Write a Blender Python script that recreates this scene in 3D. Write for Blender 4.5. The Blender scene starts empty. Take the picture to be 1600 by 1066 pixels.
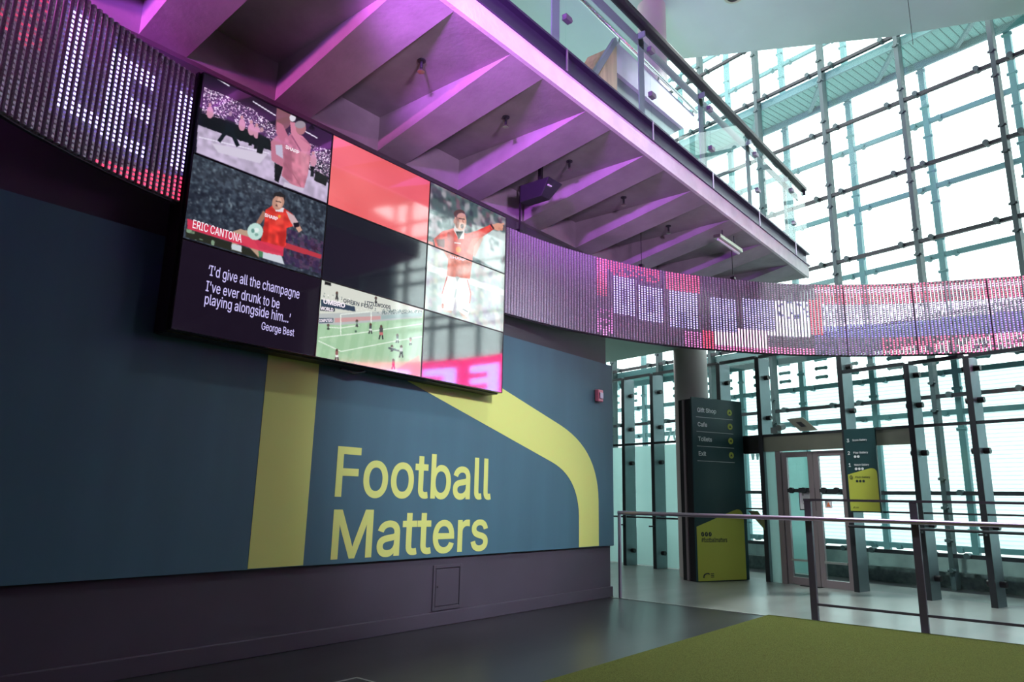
import bpy, math, random, os
import numpy as np
from mathutils import Matrix, Vector

random.seed(7)
RNG = np.random.default_rng(11)
SC = bpy.context.scene
COL = SC.collection
rad = math.radians

# ------------------------------------------------------------------ camera
FPX = 1115.0
CAM = np.array([0.0, 0.0, 1.2])
_y, _p, _r = rad(50.29), rad(12.517), rad(1.203)
FWD = np.array([math.sin(_y)*math.cos(_p), math.cos(_y)*math.cos(_p), math.sin(_p)])
_r0 = np.array([math.cos(_y), -math.sin(_y), 0.0])
_u0 = np.cross(_r0, FWD)
RGT = _r0*math.cos(_r) + _u0*math.sin(_r)
UPV = np.cross(RGT, FWD)
cd = bpy.data.cameras.new('camera'); cam = bpy.data.objects.new('camera', cd); COL.objects.link(cam)
cd.sensor_width = 36.0; cd.lens = FPX/1600*36.0; cd.clip_end = 300
_m = Matrix.Identity(4)
for i in range(3):
    _m[i][0] = RGT[i]; _m[i][1] = UPV[i]; _m[i][2] = -FWD[i]; _m[i][3] = CAM[i]
cam.matrix_world = _m
SC.camera = cam

# ------------------------------------------------------------------ light
SC.view_settings.view_transform = 'Standard'
SC.view_settings.look = 'None'
SC.view_settings.gamma = 1.0
SC.view_settings.exposure = 0.0
SC.view_settings.use_curve_mapping = False
wd = bpy.data.worlds.new('overcast_sky'); SC.world = wd; wd.use_nodes = True
_n = wd.node_tree.nodes; _l = wd.node_tree.links
_bg = _n['Background']; _bg.inputs['Strength'].default_value = 4.5
_tc = _n.new('ShaderNodeTexCoord'); _ns = _n.new('ShaderNodeTexNoise'); _ns.inputs['Scale'].default_value = 2.0
_cr = _n.new('ShaderNodeValToRGB')
_cr.color_ramp.elements[0].color = (0.86, 0.92, 0.93, 1); _cr.color_ramp.elements[1].color = (1, 1, 1, 1)
_l.new(_tc.outputs['Generated'], _ns.inputs['Vector']); _l.new(_ns.outputs['Fac'], _cr.inputs['Fac'])
_l.new(_cr.outputs['Color'], _bg.inputs['Color'])

def lamp(name, kind, loc, target, energy, color, size=0.5, spot=None, blend=0.6, size_y=None):
    d = bpy.data.lights.new(name, kind); o = bpy.data.objects.new(name, d); COL.objects.link(o)
    o.location = loc
    o.rotation_euler = (Vector(target)-Vector(loc)).to_track_quat('-Z', 'Y').to_euler()
    d.energy = energy; d.color = color
    if kind == 'AREA':
        d.size = size
        if size_y: d.shape = 'RECTANGLE'; d.size_y = size_y
    else:
        d.shadow_soft_size = size
    if spot: d.spot_size = rad(spot); d.spot_blend = blend
    return o
# magenta stage floods of the hall, washing the underside of the gallery
lamp('purple_flood', 'SPOT', (-3.2, 2.4, 3.75), (1.0, 3.6, 5.7), 2800, (0.48, 0.10, 0.95), 0.2, 50, 0.4)
lamp('pink_flood', 'SPOT', (-3.0, 3.9, 3.95), (2.0, 4.6, 6.0), 2300, (0.95, 0.14, 0.72), 0.15, 48, 0.4)
lamp('violet_flood', 'SPOT', (1.1, 2.2, 4.25), (6.1, 4.6, 5.8), 1700, (0.60, 0.13, 0.95), 0.15, 40, 0.6)
lamp('fascia_flood', 'SPOT', (0.4, -2.6, 2.6), (5.6, 3.4, 6.0), 2100, (0.82, 0.50, 0.95), 0.4, 46, 0.5)

lamp('hall_downlight_fill', 'SPOT', (9.0, 3.1, 8.66), (9.6, 3.2, 0), 3300, (0.93, 1.0, 0.97), 0.25, 110, 0.8)
lamp('hall_downlight_fill', 'SPOT', (5.4, 0.4, 8.66), (6.0, 1.6, 0), 1500, (0.95, 0.97, 1.0), 0.25, 90, 0.9)  # added fill over the turf, no fitting stands here
lamp('banner_fill', 'SPOT', (2.6, -3.4, 5.7), (5.8, 5.1, 1.6), 4200, (0.90, 0.90, 1.0), 0.3, 29, 1.0)  # added fill to brighten the middle of the banner, no known spotlight

# ------------------------------------------------------------------ materials
def lin(c):
    c = np.asarray(c, float)
    return np.where(c <= 0.04045, c/12.92, ((c+0.055)/1.055)**2.4)

def mat(name, col, rough=0.5, metal=0.0, noise=0.0, nscale=6.0, bump=0.0, bscale=40.0, spec=None, stretch=None, emit=None, estr=1.0):
    m = bpy.data.materials.new(name); m.use_nodes = True
    nt = m.node_tree; b = nt.nodes['Principled BSDF']
    b.inputs['Base Color'].default_value = (*col, 1); b.inputs['Roughness'].default_value = rough; b.inputs['Metallic'].default_value = metal
    if spec is not None: b.inputs['Specular IOR Level'].default_value = spec
    if noise or bump:
        tc = nt.nodes.new('ShaderNodeTexCoord'); mp = nt.nodes.new('ShaderNodeMapping')
        nt.links.new(tc.outputs['Object'], mp.inputs['Vector'])
        if stretch: mp.inputs['Scale'].default_value = stretch
    if noise:
        t = nt.nodes.new('ShaderNodeTexNoise'); t.inputs['Scale'].default_value = nscale; t.inputs['Detail'].default_value = 6
        nt.links.new(mp.outputs['Vector'], t.inputs['Vector'])
        r = nt.nodes.new('ShaderNodeValToRGB')
        r.color_ramp.elements[0].position = 0.3; r.color_ramp.elements[1].position = 0.72
        r.color_ramp.elements[0].color = (*[max(0, c*(1-noise)) for c in col], 1)
        r.color_ramp.elements[1].color = (*[min(1, c*(1+noise)) for c in col], 1)
        nt.links.new(t.outputs['Fac'], r.inputs['Fac']); nt.links.new(r.outputs['Color'], b.inputs['Base Color'])
    if bump:
        t2 = nt.nodes.new('ShaderNodeTexNoise'); t2.inputs['Scale'].default_value = bscale; t2.inputs['Detail'].default_value = 4
        nt.links.new(mp.outputs['Vector'], t2.inputs['Vector'])
        bp = nt.nodes.new('ShaderNodeBump'); bp.inputs['Strength'].default_value = bump; bp.inputs['Distance'].default_value = 0.02
        nt.links.new(t2.outputs['Fac'], bp.inputs['Height']); nt.links.new(bp.outputs['Normal'], b.inputs['Normal'])
    if emit is not None:
        b.inputs['Emission Color'].default_value = (*emit, 1); b.inputs['Emission Strength'].default_value = estr
    return m

def glass(name, tint, refl=0.9, rough=0.0):
    m = bpy.data.materials.new(name); m.use_nodes = True
    nt = m.node_tree; nt.nodes.clear()
    out = nt.nodes.new('ShaderNodeOutputMaterial'); mx = nt.nodes.new('ShaderNodeMixShader')
    tr = nt.nodes.new('ShaderNodeBsdfTransparent'); gl = nt.nodes.new('ShaderNodeBsdfGlossy'); fr = nt.nodes.new('ShaderNodeFresnel')
    ml = nt.nodes.new('ShaderNodeMath'); ml.operation = 'MULTIPLY'; ml.inputs[1].default_value = refl
    fr.inputs['IOR'].default_value = 1.45
    tr.inputs['Color'].default_value = (*tint, 1); gl.inputs['Roughness'].default_value = rough
    ge = nt.nodes.new('ShaderNodeNewGeometry'); fs = nt.nodes.new('ShaderNodeMath'); fs.operation = 'SUBTRACT'; fs.inputs[0].default_value = 1.0
    m2 = nt.nodes.new('ShaderNodeMath'); m2.operation = 'MULTIPLY'   # reflection on the entry face only
    nt.links.new(ge.outputs['Backfacing'], fs.inputs[1]); nt.links.new(fr.outputs['Fac'], m2.inputs[0]); nt.links.new(fs.outputs[0], m2.inputs[1])
    nt.links.new(m2.outputs[0], ml.inputs[0]); nt.links.new(ml.outputs[0], mx.inputs['Fac'])
    nt.links.new(tr.outputs[0], mx.inputs[1]); nt.links.new(gl.outputs[0], mx.inputs[2]); nt.links.new(mx.outputs[0], out.inputs['Surface'])
    return m

def frosted(name, col, thru=0.25, stripes=0.0, scale=18.0):
    """etched glass: scatters light through; stripes = printed frit lines running level across the pane"""
    m = bpy.data.materials.new(name); m.use_nodes = True
    nt = m.node_tree; nt.nodes.clear()
    out = nt.nodes.new('ShaderNodeOutputMaterial'); mx = nt.nodes.new('ShaderNodeMixShader'); mx2 = nt.nodes.new('ShaderNodeMixShader')
    tr = nt.nodes.new('ShaderNodeBsdfTransparent'); tl = nt.nodes.new('ShaderNodeBsdfTranslucent'); df = nt.nodes.new('ShaderNodeBsdfDiffuse')
    tr.inputs['Color'].default_value = (0.9, 0.97, 0.96, 1); tl.inputs['Color'].default_value = (*col, 1); df.inputs['Color'].default_value = (*col, 1)
    mx2.inputs['Fac'].default_value = 0.35
    nt.links.new(tl.outputs[0], mx2.inputs[1]); nt.links.new(df.outputs[0], mx2.inputs[2])
    nt.links.new(mx2.outputs[0], mx.inputs[1]); nt.links.new(tr.outputs[0], mx.inputs[2]); nt.links.new(mx.outputs[0], out.inputs['Surface'])
    mx.inputs['Fac'].default_value = thru
    if stripes:
        tc = nt.nodes.new('ShaderNodeTexCoord'); wv = nt.nodes.new('ShaderNodeTexWave'); wv.bands_direction = 'Z'
        wv.inputs['Scale'].default_value = scale
        r = nt.nodes.new('ShaderNodeValToRGB'); r.color_ramp.interpolation = 'CONSTANT'
        r.color_ramp.elements[0].color = (0.55, 0.55, 0.55, 1); r.color_ramp.elements[1].color = (0.55*(1-stripes),)*3 + (1,); r.color_ramp.elements[1].position = 0.70
        nt.links.new(tc.outputs['Object'], wv.inputs['Vector']); nt.links.new(wv.outputs['Fac'], r.inputs['Fac'])
        nt.links.new(r.outputs['Color'], mx.inputs['Fac'])
    return m

def attr_emit(name, base=(0, 0, 0), rough=0.1, strength=1.0, spec=0.5, ior=1.5):
    m = bpy.data.materials.new(name); m.use_nodes = True
    nt = m.node_tree; b = nt.nodes['Principled BSDF']
    a = nt.nodes.new('ShaderNodeAttribute'); a.attribute_name = 'Col'
    b.inputs['Base Color'].default_value = (*base, 1); b.inputs['Roughness'].default_value = rough; b.inputs['IOR'].default_value = ior
    b.inputs['Specular IOR Level'].default_value = spec
    nt.links.new(a.outputs['Color'], b.inputs['Emission Color']); b.inputs['Emission Strength'].default_value = strength
    return m

M = {}
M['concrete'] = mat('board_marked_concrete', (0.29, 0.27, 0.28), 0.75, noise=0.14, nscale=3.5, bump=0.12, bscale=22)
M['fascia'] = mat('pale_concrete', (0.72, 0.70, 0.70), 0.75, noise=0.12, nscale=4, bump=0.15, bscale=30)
M['floor'] = mat('polished_floor', (0.022, 0.023, 0.025), 0.3, noise=0.35, nscale=1.4, bump=0.02, bscale=9, spec=0.75, stretch=(0.5, 1.6, 1))
M['wall'] = mat('painted_wall', (0.050, 0.042, 0.062), 0.62, noise=0.08, nscale=2.0, bump=0.03, bscale=60)
M['dark_wall'] = mat('dark_painted_wall', (0.05, 0.052, 0.06), 0.7, noise=0.1, nscale=2)
M['hall'] = mat('hall_paint', (0.03, 0.028, 0.034), 0.8, noise=0.1, nscale=1)
M['soffit'] = mat('soffit_plaster', (0.33, 0.50, 0.43), 0.8, noise=0.06, nscale=0.8)
M['column'] = mat('column_paint', (0.46, 0.41, 0.40), 0.5, noise=0.06, nscale=1.2)
M['banner'] = mat('banner_fabric', (0.040, 0.115, 0.155), 0.62, noise=0.08, nscale=1.0, bump=0.10, bscale=1.6, stretch=(3.0, 1, 0.5))
M['lime'] = mat('lime_print', (0.56, 0.62, 0.17), 0.62, bump=0.06, bscale=1.6, stretch=(3.0, 1, 0.5))
M['sign_green'] = mat('sign_green', (0.018, 0.060, 0.066), 0.35)
M['sign_lime'] = mat('sign_lime', (0.50, 0.54, 0.075), 0.45)
M['white_print'] = mat('white_print', (0.8, 0.82, 0.84), 0.5)
M['dark_print'] = mat('dark_print', (0.02, 0.035, 0.035), 0.5)
M['black'] = mat('black_plastic', (0.012, 0.011, 0.014), 0.38)
M['black_metal'] = mat('black_metal', (0.012, 0.012, 0.015), 0.45, 0.2)
M['fin'] = mat('fin_steel', (0.20, 0.25, 0.27), 0.42, 0.7, noise=0.05)
M['dark_steel'] = mat('dark_steel', (0.025, 0.03, 0.036), 0.5, 0.3)
M['mullion'] = mat('mullion_steel', (0.055, 0.09, 0.095), 0.6, 0.1)
M['mullion_out'] = mat('outer_mullion_steel', (0.15, 0.29, 0.31), 0.6, 0.05)
M['vent'] = mat('vent_plate', (0.26, 0.44, 0.44), 0.6)
M['landing'] = mat('landing_floor', (0.17, 0.185, 0.175), 0.3, noise=0.2, nscale=1.6, spec=0.7, stretch=(0.5, 1.6, 1))
M['channel'] = mat('edge_channel_steel', (0.045, 0.04, 0.075), 0.4, 0.4)
M['steel'] = mat('brushed_steel', (0.36, 0.37, 0.30), 0.3, 0.9, noise=0.06, nscale=2)
M['door_steel'] = mat('door_steel', (0.30, 0.25, 0.27), 0.4, 0.55)
M['rail'] = mat('satin_rail', (0.42, 0.33, 0.45), 0.36, 0.85)
M['post'] = mat('railing_post_paint', (0.115, 0.10, 0.135), 0.42, 0.3)
M['chrome'] = mat('chrome', (0.6, 0.6, 0.62), 0.18, 1.0)
M['turf'] = mat('artificial_turf', (0.11, 0.13, 0.034), 0.95, noise=0.4, nscale=120, bump=0.9, bscale=260, spec=0.05)
M['wood'] = mat('oak_veneer', (0.55, 0.36, 0.19), 0.5, noise=0.25, nscale=3, stretch=(6, 6, 0.5))
M['lilac'] = mat('lilac_panel', (0.50, 0.47, 0.56), 0.6)
M['grey_panel'] = mat('grey_panel', (0.22, 0.27, 0.27), 0.5)
M['stone'] = mat('plinth_stone', (0.30, 0.38, 0.37), 0.8, noise=0.15, nscale=5)
M['dark_stone'] = mat('dark_plinth', (0.09, 0.12, 0.12), 0.8, noise=0.35, nscale=14)
M['paving'] = mat('outside_paving', (0.42, 0.42, 0.41), 0.85, noise=0.15, nscale=2)
M['red_box'] = mat('beacon_red', (0.62, 0.16, 0.24), 0.3)
M['paper'] = mat('paper', (0.8, 0.78, 0.84), 0.6)
M['orange'] = mat('warning_orange', (0.75, 0.2, 0.08), 0.5)
M['strip'] = mat('floor_strip_steel', (0.5, 0.52, 0.5), 0.35, 0.8)
M['blue_box'] = mat('speaker_grille', (0.008, 0.007, 0.018), 0.7, bump=0.3, bscale=300)
M['bezel'] = mat('display_bezel', (0.012, 0.010, 0.014), 0.3)
M['tube'] = mat('led_tube_aluminium', (0.36, 0.34, 0.40), 0.42, 0.35, noise=0.3, nscale=90)
M['yellow_green'] = mat('hi_vis', (0.55, 0.9, 0.25), 0.5)
M['cream'] = mat('cream_board', (0.75, 0.73, 0.5), 0.6)
M['clear'] = glass('clear_glass', (0.93, 0.98, 0.972), 0.8)
M['balu'] = glass('balustrade_glass', (0.90, 0.96, 0.95), 0.8)
M['outer_glass'] = glass('outer_glass', (0.95, 0.985, 0.98), 0.5)
M['frost'] = frosted('etched_glass', (0.72, 0.90, 0.87), 0.16)
M['frit'] = frosted('frit_glass', (0.80, 0.90, 0.92), 0.5, 0.76, 4.6)
M['teal_sheet'] = frosted('teal_translucent', (0.26, 0.42, 0.41), 0.06)
M['board_sheet'] = frosted('arched_board_sheet', (0.55, 0.80, 0.77), 0.22)
M['screen'] = attr_emit('display_picture', (0.004, 0.004, 0.006), 0.06, 1.0, 0.5, 2.1)
M['led'] = attr_emit('led_dots', (0.42, 0.40, 0.46), 0.35, 1.0)
M['quote'] = mat('display_text', (0.0, 0.0, 0.0), 0.4, emit=tuple(lin((0.80, 0.76, 0.98))), estr=1.0)
M['caption'] = mat('display_caption', (0.0, 0.0, 0.0), 0.4, emit=tuple(lin((0.97, 0.93, 0.97))), estr=1.0)
M['advert'] = mat('display_advert', (0.0, 0.0, 0.0), 0.4, emit=tuple(lin((0.20, 0.25, 0.28))), estr=1.0)

# ------------------------------------------------------------------ mesh tools
class MB:
    def __init__(s): s.v = []; s.f = []; s.c = None
    def add(s, vs, fs):
        k = len(s.v); s.v += [tuple(map(float, p)) for p in vs]; s.f += [tuple(i+k for i in f) for f in fs]; return s
    def hexa(s, a, b):       # two matching quads, bottom and top
        return s.add(list(a)+list(b), [(3, 2, 1, 0), (4, 5, 6, 7), (0, 1, 5, 4), (1, 2, 6, 5), (2, 3, 7, 6), (3, 0, 4, 7)])
    def box(s, x0, y0, z0, x1, y1, z1):
        return s.hexa([(x0, y0, z0), (x1, y0, z0), (x1, y1, z0), (x0, y1, z0)], [(x0, y0, z1), (x1, y0, z1), (x1, y1, z1), (x0, y1, z1)])
    def obox(s, fn, a0, b0, c0, a1, b1, c1):   # box in another frame: fn(a,b,c)->xyz
        return s.hexa([fn(a0, b0, c0), fn(a1, b0, c0), fn(a1, b1, c0), fn(a0, b1, c0)], [fn(a0, b0, c1), fn(a1, b0, c1), fn(a1, b1, c1), fn(a0, b1, c1)])
    def prism(s, pts, off):  # planar outline pushed along off
        n = len(pts); off = np.array(off, float); P = [np.array(p, float) for p in pts]
        return s.add(P+[p+off for p in P], [tuple(range(n-1, -1, -1)), tuple(range(n, 2*n))]+[(i, (i+1) % n, n+(i+1) % n, n+i) for i in range(n)])
    def tube(s, p, q, r, n=12, r2=None):
        p = np.array(p, float); q = np.array(q, float); d = q-p; d /= np.linalg.norm(d)
        a = np.cross(d, (0, 0, 1) if abs(d[2]) < .9 else (1, 0, 0)); a /= np.linalg.norm(a); b = np.cross(d, a)
        r2 = r if r2 is None else r2
        vs = [p+r*(a*math.cos(t)+b*math.sin(t)) for t in np.arange(n)*2*math.pi/n]+[q+r2*(a*math.cos(t)+b*math.sin(t)) for t in np.arange(n)*2*math.pi/n]
        return s.add(vs, [tuple(range(n-1, -1, -1)), tuple(range(n, 2*n))]+[(i, (i+1) % n, n+(i+1) % n, n+i) for i in range(n)])
    def lathe(s, c, prof, n=24):   # vertical axis, prof = [(r,z)]
        vs = []; fs = []
        for r, z in prof:
            vs += [(c[0]+r*math.cos(t), c[1]+r*math.sin(t), c[2]+z) for t in np.arange(n)*2*math.pi/n]
        for k in range(len(prof)-1):
            fs += [(k*n+i, k*n+(i+1) % n, (k+1)*n+(i+1) % n, (k+1)*n+i) for i in range(n)]
        fs += [tuple(range(n-1, -1, -1)), tuple(range((len(prof)-1)*n, len(prof)*n))]
        return s.add(vs, fs)

WLOC = {}
def link(name, mb, m, parent=None, smooth=False, bevel=0.0, origin=None, colors=None):
    o0 = np.array(WLOC[parent.name] if parent else (origin if origin is not None else (0, 0, 0)), float)
    me = bpy.data.meshes.new(name)
    me.from_pydata([tuple(np.array(v)-o0) for v in mb.v], [], mb.f)
    me.materials.append(m)
    if colors is not None:
        a = me.color_attributes.new('Col', 'FLOAT_COLOR', 'POINT')
        c4 = np.ones((len(mb.v), 4), np.float32); c4[:, :3] = colors
        a.data.foreach_set('color', c4.ravel())
    me.update()
    o = bpy.data.objects.new(name, me); COL.objects.link(o)
    if parent: o.parent = parent; WLOC[o.name] = tuple(o0)
    else: o.location = o0; WLOC[o.name] = tuple(o0)
    if smooth:
        me.polygons.foreach_set('use_smooth', [True]*len(me.polygons))
        e = o.modifiers.new('edges', 'EDGE_SPLIT'); e.split_angle = rad(40)
    if bevel:
        b = o.modifiers.new('bevel', 'BEVEL'); b.width = bevel; b.segments = 2; b.limit_method = 'ANGLE'
    return o
def tag(o, label, cat, group=None):
    o['label'] = label; o['category'] = cat
    if group: o['group'] = group
    return o
def thing(name, loc, label, cat, group=None):
    o = bpy.data.objects.new(name, None); COL.objects.link(o); o.location = loc; WLOC[o.name] = tuple(loc); o.empty_display_size = 0.1
    return tag(o, label, cat, group)
def struct(name, mb, m, parent=None, **k):
    o = link(name, mb, m, parent, **k)
    if not parent: o['kind'] = 'structure'
    return o
def struct_root(name, loc=(0, 0, 0)):
    o = bpy.data.objects.new(name, None); COL.objects.link(o); o.location = loc; WLOC[o.name] = tuple(loc); o['kind'] = 'structure'; return o
def copy_tree(o, loc, label, group=None):
    c = o.copy(); COL.objects.link(c); c.location = loc; c['label'] = label; WLOC[c.name] = tuple(loc)
    if group: c['group'] = group
    def rec(src, dst):
        for ch in list(src.children):
            k = ch.copy(); COL.objects.link(k); k.parent = dst; rec(ch, k)
    rec(o, c)
    return c

FONT = None
_fp = os.path.join(bpy.utils.resource_path('LOCAL'), 'datafiles', 'fonts', 'Inter.woff2')
try:
    FONT = bpy.data.fonts.load(_fp)
except Exception:
    FONT = None
_TG = {}
def text_geo(body, offset=0.0):
    """outline letters -> triangles; every outer outline is filled on its own with its holes"""
    if (body, offset) in _TG: return _TG[(body, offset)]
    cu = bpy.data.curves.new('text', 'FONT'); cu.body = body; cu.size = 1.0
    if FONT: cu.font = FONT
    o = bpy.data.objects.new('text', cu); COL.objects.link(o)
    dg = bpy.context.evaluated_depsgraph_get(); dg.update()
    c2 = o.evaluated_get(dg).to_curve(dg); loops = []
    for sp in c2.splines:
        bp = sp.bezier_points; n = len(bp); pts = []
        for i in range(n):
            a, b = bp[i], bp[(i+1) % n]
            p0, p1, p2, p3 = [np.array(q[:2]) for q in (a.co, a.handle_right, b.handle_left, b.co)]
            straight = np.linalg.norm(p1-p0-(p3-p0)/3) < 1e-3 and np.linalg.norm(p2-p0-(p3-p0)*2/3) < 1e-3
            for t in ([0] if straight else [0, .34, .67]):
                pts.append((1-t)**3*p0+3*t*(1-t)**2*p1+3*t*t*(1-t)*p2+t**3*p3)
        q = [pts[0]]
        for p in pts[1:]:
            if np.linalg.norm(p-q[-1]) > 1e-4: q.append(p)
        if len(q) > 2 and np.linalg.norm(q[0]-q[-1]) < 1e-4: q.pop()
        if len(q) > 2: loops.append(np.array(q))
    o.to_curve_clear() if hasattr(o, 'to_curve_clear') else None
    bpy.data.objects.remove(o); bpy.data.curves.remove(cu)
    area = lambda q: .5*np.sum(q[:, 0]*np.roll(q[:, 1], -1)-np.roll(q[:, 0], -1)*q[:, 1])
    ar = [area(q) for q in loops]
    sg = np.sign(ar[int(np.argmax(np.abs(ar)))])
    if offset:
        new = []
        for q in loops:
            e1 = q-np.roll(q, 1, 0); e2 = np.roll(q, -1, 0)-q
            e1 = e1/np.linalg.norm(e1, axis=1)[:, None]; e2 = e2/np.linalg.norm(e2, axis=1)[:, None]
            n1 = np.stack([e1[:, 1], -e1[:, 0]], 1); n2 = np.stack([e2[:, 1], -e2[:, 0]], 1)
            m = n1+n2; m = m/np.maximum(1e-6, np.linalg.norm(m, axis=1))[:, None]
            k = offset/np.maximum(.5, np.sum(m*n1, 1))
            new.append(q+m*(k*sg)[:, None])
        loops = new
    # letters = outlines whose x ranges meet; each is filled by level strips with the non-zero rule
    loops.sort(key=lambda q: q[:, 0].min()); groups = []
    for q in loops:
        if groups and q[:, 0].min() < groups[-1][1]: groups[-1][0].append(q); groups[-1][1] = max(groups[-1][1], q[:, 0].max())
        else: groups.append([[q], q[:, 0].max()])
    V = []; Fc = []
    for grp, _x in groups:
        seg = np.array([(*q[i], *q[(i+1) % len(q)]) for q in grp for i in range(len(q))])
        ys = set(np.round(seg[:, 1], 5))
        for i in range(len(seg)):
            x1, y1, x2, y2 = seg[i]
            for x3, y3, x4, y4 in seg[i+1:]:
                dn = (x2-x1)*(y4-y3)-(y2-y1)*(x4-x3)
                if abs(dn) < 1e-12: continue
                a = ((x3-x1)*(y4-y3)-(y3-y1)*(x4-x3))/dn; b = ((x3-x1)*(y2-y1)-(y3-y1)*(x2-x1))/dn
                if 0 < a < 1 and 0 < b < 1: ys.add(round(y1+a*(y2-y1), 5))
        ys = sorted(ys); y_ = [ys[0]]
        for v in ys[1:]:
            if v-y_[-1] > 2e-4: y_.append(v)
        vid = {}
        def vert(x, y):
            key = (round(x, 4), round(y, 4))
            if key not in vid: vid[key] = len(V); V.append((x, y, 0))
            return vid[key]
        for lo, hi in zip(y_[:-1], y_[1:]):
            m = .5*(lo+hi); cr = []
            for x1, y1, x2, y2 in seg:
                if (y1 <= m) != (y2 <= m):
                    f = lambda y: x1+(x2-x1)*min(1, max(0, (y-y1)/(y2-y1)))
                    cr.append((f(m), f(lo), f(hi), 1 if y2 > y1 else -1))
            cr.sort(); w = 0; st = None
            for c in cr:
                if w == 0: st = c
                w += c[3]
                if w == 0:
                    q = [vert(st[1], lo), vert(c[1], lo), vert(c[2], hi), vert(st[2], hi)]
                    q = [p for n_, p in enumerate(q) if p != q[n_-1]]
                    if len(q) > 2: Fc.append(tuple(q))
    _TG[(body, offset)] = (np.array(V), Fc)
    return _TG[(body, offset)]
def letters(mb, body, org, ex, ey, w=None, h=None, offset=0.0, align='L', lift=None):
    """flat lettering: org = lower left corner of the words, ex / ey = unit directions"""
    v, f = text_geo(body, offset)
    lo = v.min(0); hi = v.max(0); sz = hi-lo
    if w is None: k = h/sz[1]; w = sz[0]*k
    elif h is None: h = sz[1]*w/sz[0]
    ox = 0 if align == 'L' else -w
    org = np.array(org, float); ex = np.array(ex, float); ey = np.array(ey, float)
    return mb.add([org+ex*(ox+(p[0]-lo[0])/sz[0]*w)+ey*((p[1]-lo[1])/sz[1]*h) for p in v], f)

# facade frame: t runs along the glass, c is the distance outwards
AF = rad(13.0)
NF = np.array([math.cos(AF), -math.sin(AF), 0]); TF = np.array([math.sin(AF), math.cos(AF), 0])
def F(t, c, z): return tuple(TF*t+NF*c+np.array([0, 0, z]))

# ================================================================== SETTING
struct('floor', MB().box(-4.5, -12, -0.2, 16.5, 11, 0.0), M['floor'])
out_ = MB().prism([F(-14, 13.62, -0.2), F(-14, 60, -0.2), F(40, 60, -0.2), F(40, 13.62, -0.2)], (0, 0, 0.18)); struct('ground_outside', out_, M['paving'])
# lower wall behind the banner, recessed upper wall and its end return
struct('wall_left', MB().box(-4.5, 5.16, 0, 8.31, 5.62, 3.04), M['wall'])
struct('wall_left_upper', MB().box(-4.5, 5.20, 3.04, 8.30, 5.62, 4.50), M['dark_wall'])
struct('baseboard_left', MB().box(-4.5, 5.135, 0, 8.335, 5.65, 0.13), M['wall'], bevel=0.006)
struct('wall_back', MB().box(-4.7, -12, 0, -4.5, 11, 9.0), M['hall'])
struct('wall_right', MB().box(-4.5, -12.2, 0, 9.5, -12.0, 9.0), M['hall'])
struct('wall_right_light_block', MB().obox(F, -2.6, 10.4, 0, -2.35, 14.0, 9.0).obox(F, -11.5, 12.2, 0, -2.35, 12.4, 9.0), M['hall'])  # unseen dark wall, added to cut daylight and reflections on the left
struct('wall_far', MB().box(-4.5, 11.0, 0, 14.2, 11.2, 5.2), M['hall'])
# hall soffit, high over everything, with its slanting free edge towards the glass
struct('ceiling_upper', MB().prism([(-4.5, -12, 8.7), (9.6, -12, 8.7), (12.42, 0.15, 8.7), (11.78, 1.88, 8.7), (10.38, 4.6, 8.7), (7.3, 10.9, 8.7), (-4.5, 10.9, 8.7)], (0, 0, 0.35)), M['soffit'])
struct('ceiling_gallery', MB().prism([(-4.5, -12, 6.0), (9.5, -12, 6.0), (9.5, -0.6, 6.0), (-4.5, -0.6, 6.0)], (0, 0, 0.4)), M['hall'])
# entrance soffit behind the ribbon
struct('ceiling_entrance', MB().prism([(8.32, 5.25, 3.86), (11.34, 5.25, 3.86), (12.5, 10.9, 3.86), (8.32, 10.9, 3.86)], (0, 0, 0.3)), M['soffit'])
# gallery slab with coffered underside
ZS = 4.86
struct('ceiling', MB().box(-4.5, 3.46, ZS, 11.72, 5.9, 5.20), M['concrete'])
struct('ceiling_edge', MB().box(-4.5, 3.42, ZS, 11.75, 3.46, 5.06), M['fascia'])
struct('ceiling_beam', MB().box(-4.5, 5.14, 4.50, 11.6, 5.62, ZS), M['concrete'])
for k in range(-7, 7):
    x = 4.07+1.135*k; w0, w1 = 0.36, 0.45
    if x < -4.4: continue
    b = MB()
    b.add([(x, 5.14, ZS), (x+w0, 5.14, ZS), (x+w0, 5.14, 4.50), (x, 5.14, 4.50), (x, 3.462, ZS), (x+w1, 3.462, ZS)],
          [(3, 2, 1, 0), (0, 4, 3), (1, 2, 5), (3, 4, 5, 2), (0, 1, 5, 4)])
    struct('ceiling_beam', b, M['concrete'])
struct('column', MB().lathe((11.62, 5.52, 0), [(0.29, 0), (0.29, ZS)], 40), M['column'], smooth=True)
struct('column', MB().lathe((8.75, 4.6, 0), [(0.215, 5.2), (0.215, 8.7)], 40), M['column'], smooth=True)

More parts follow.
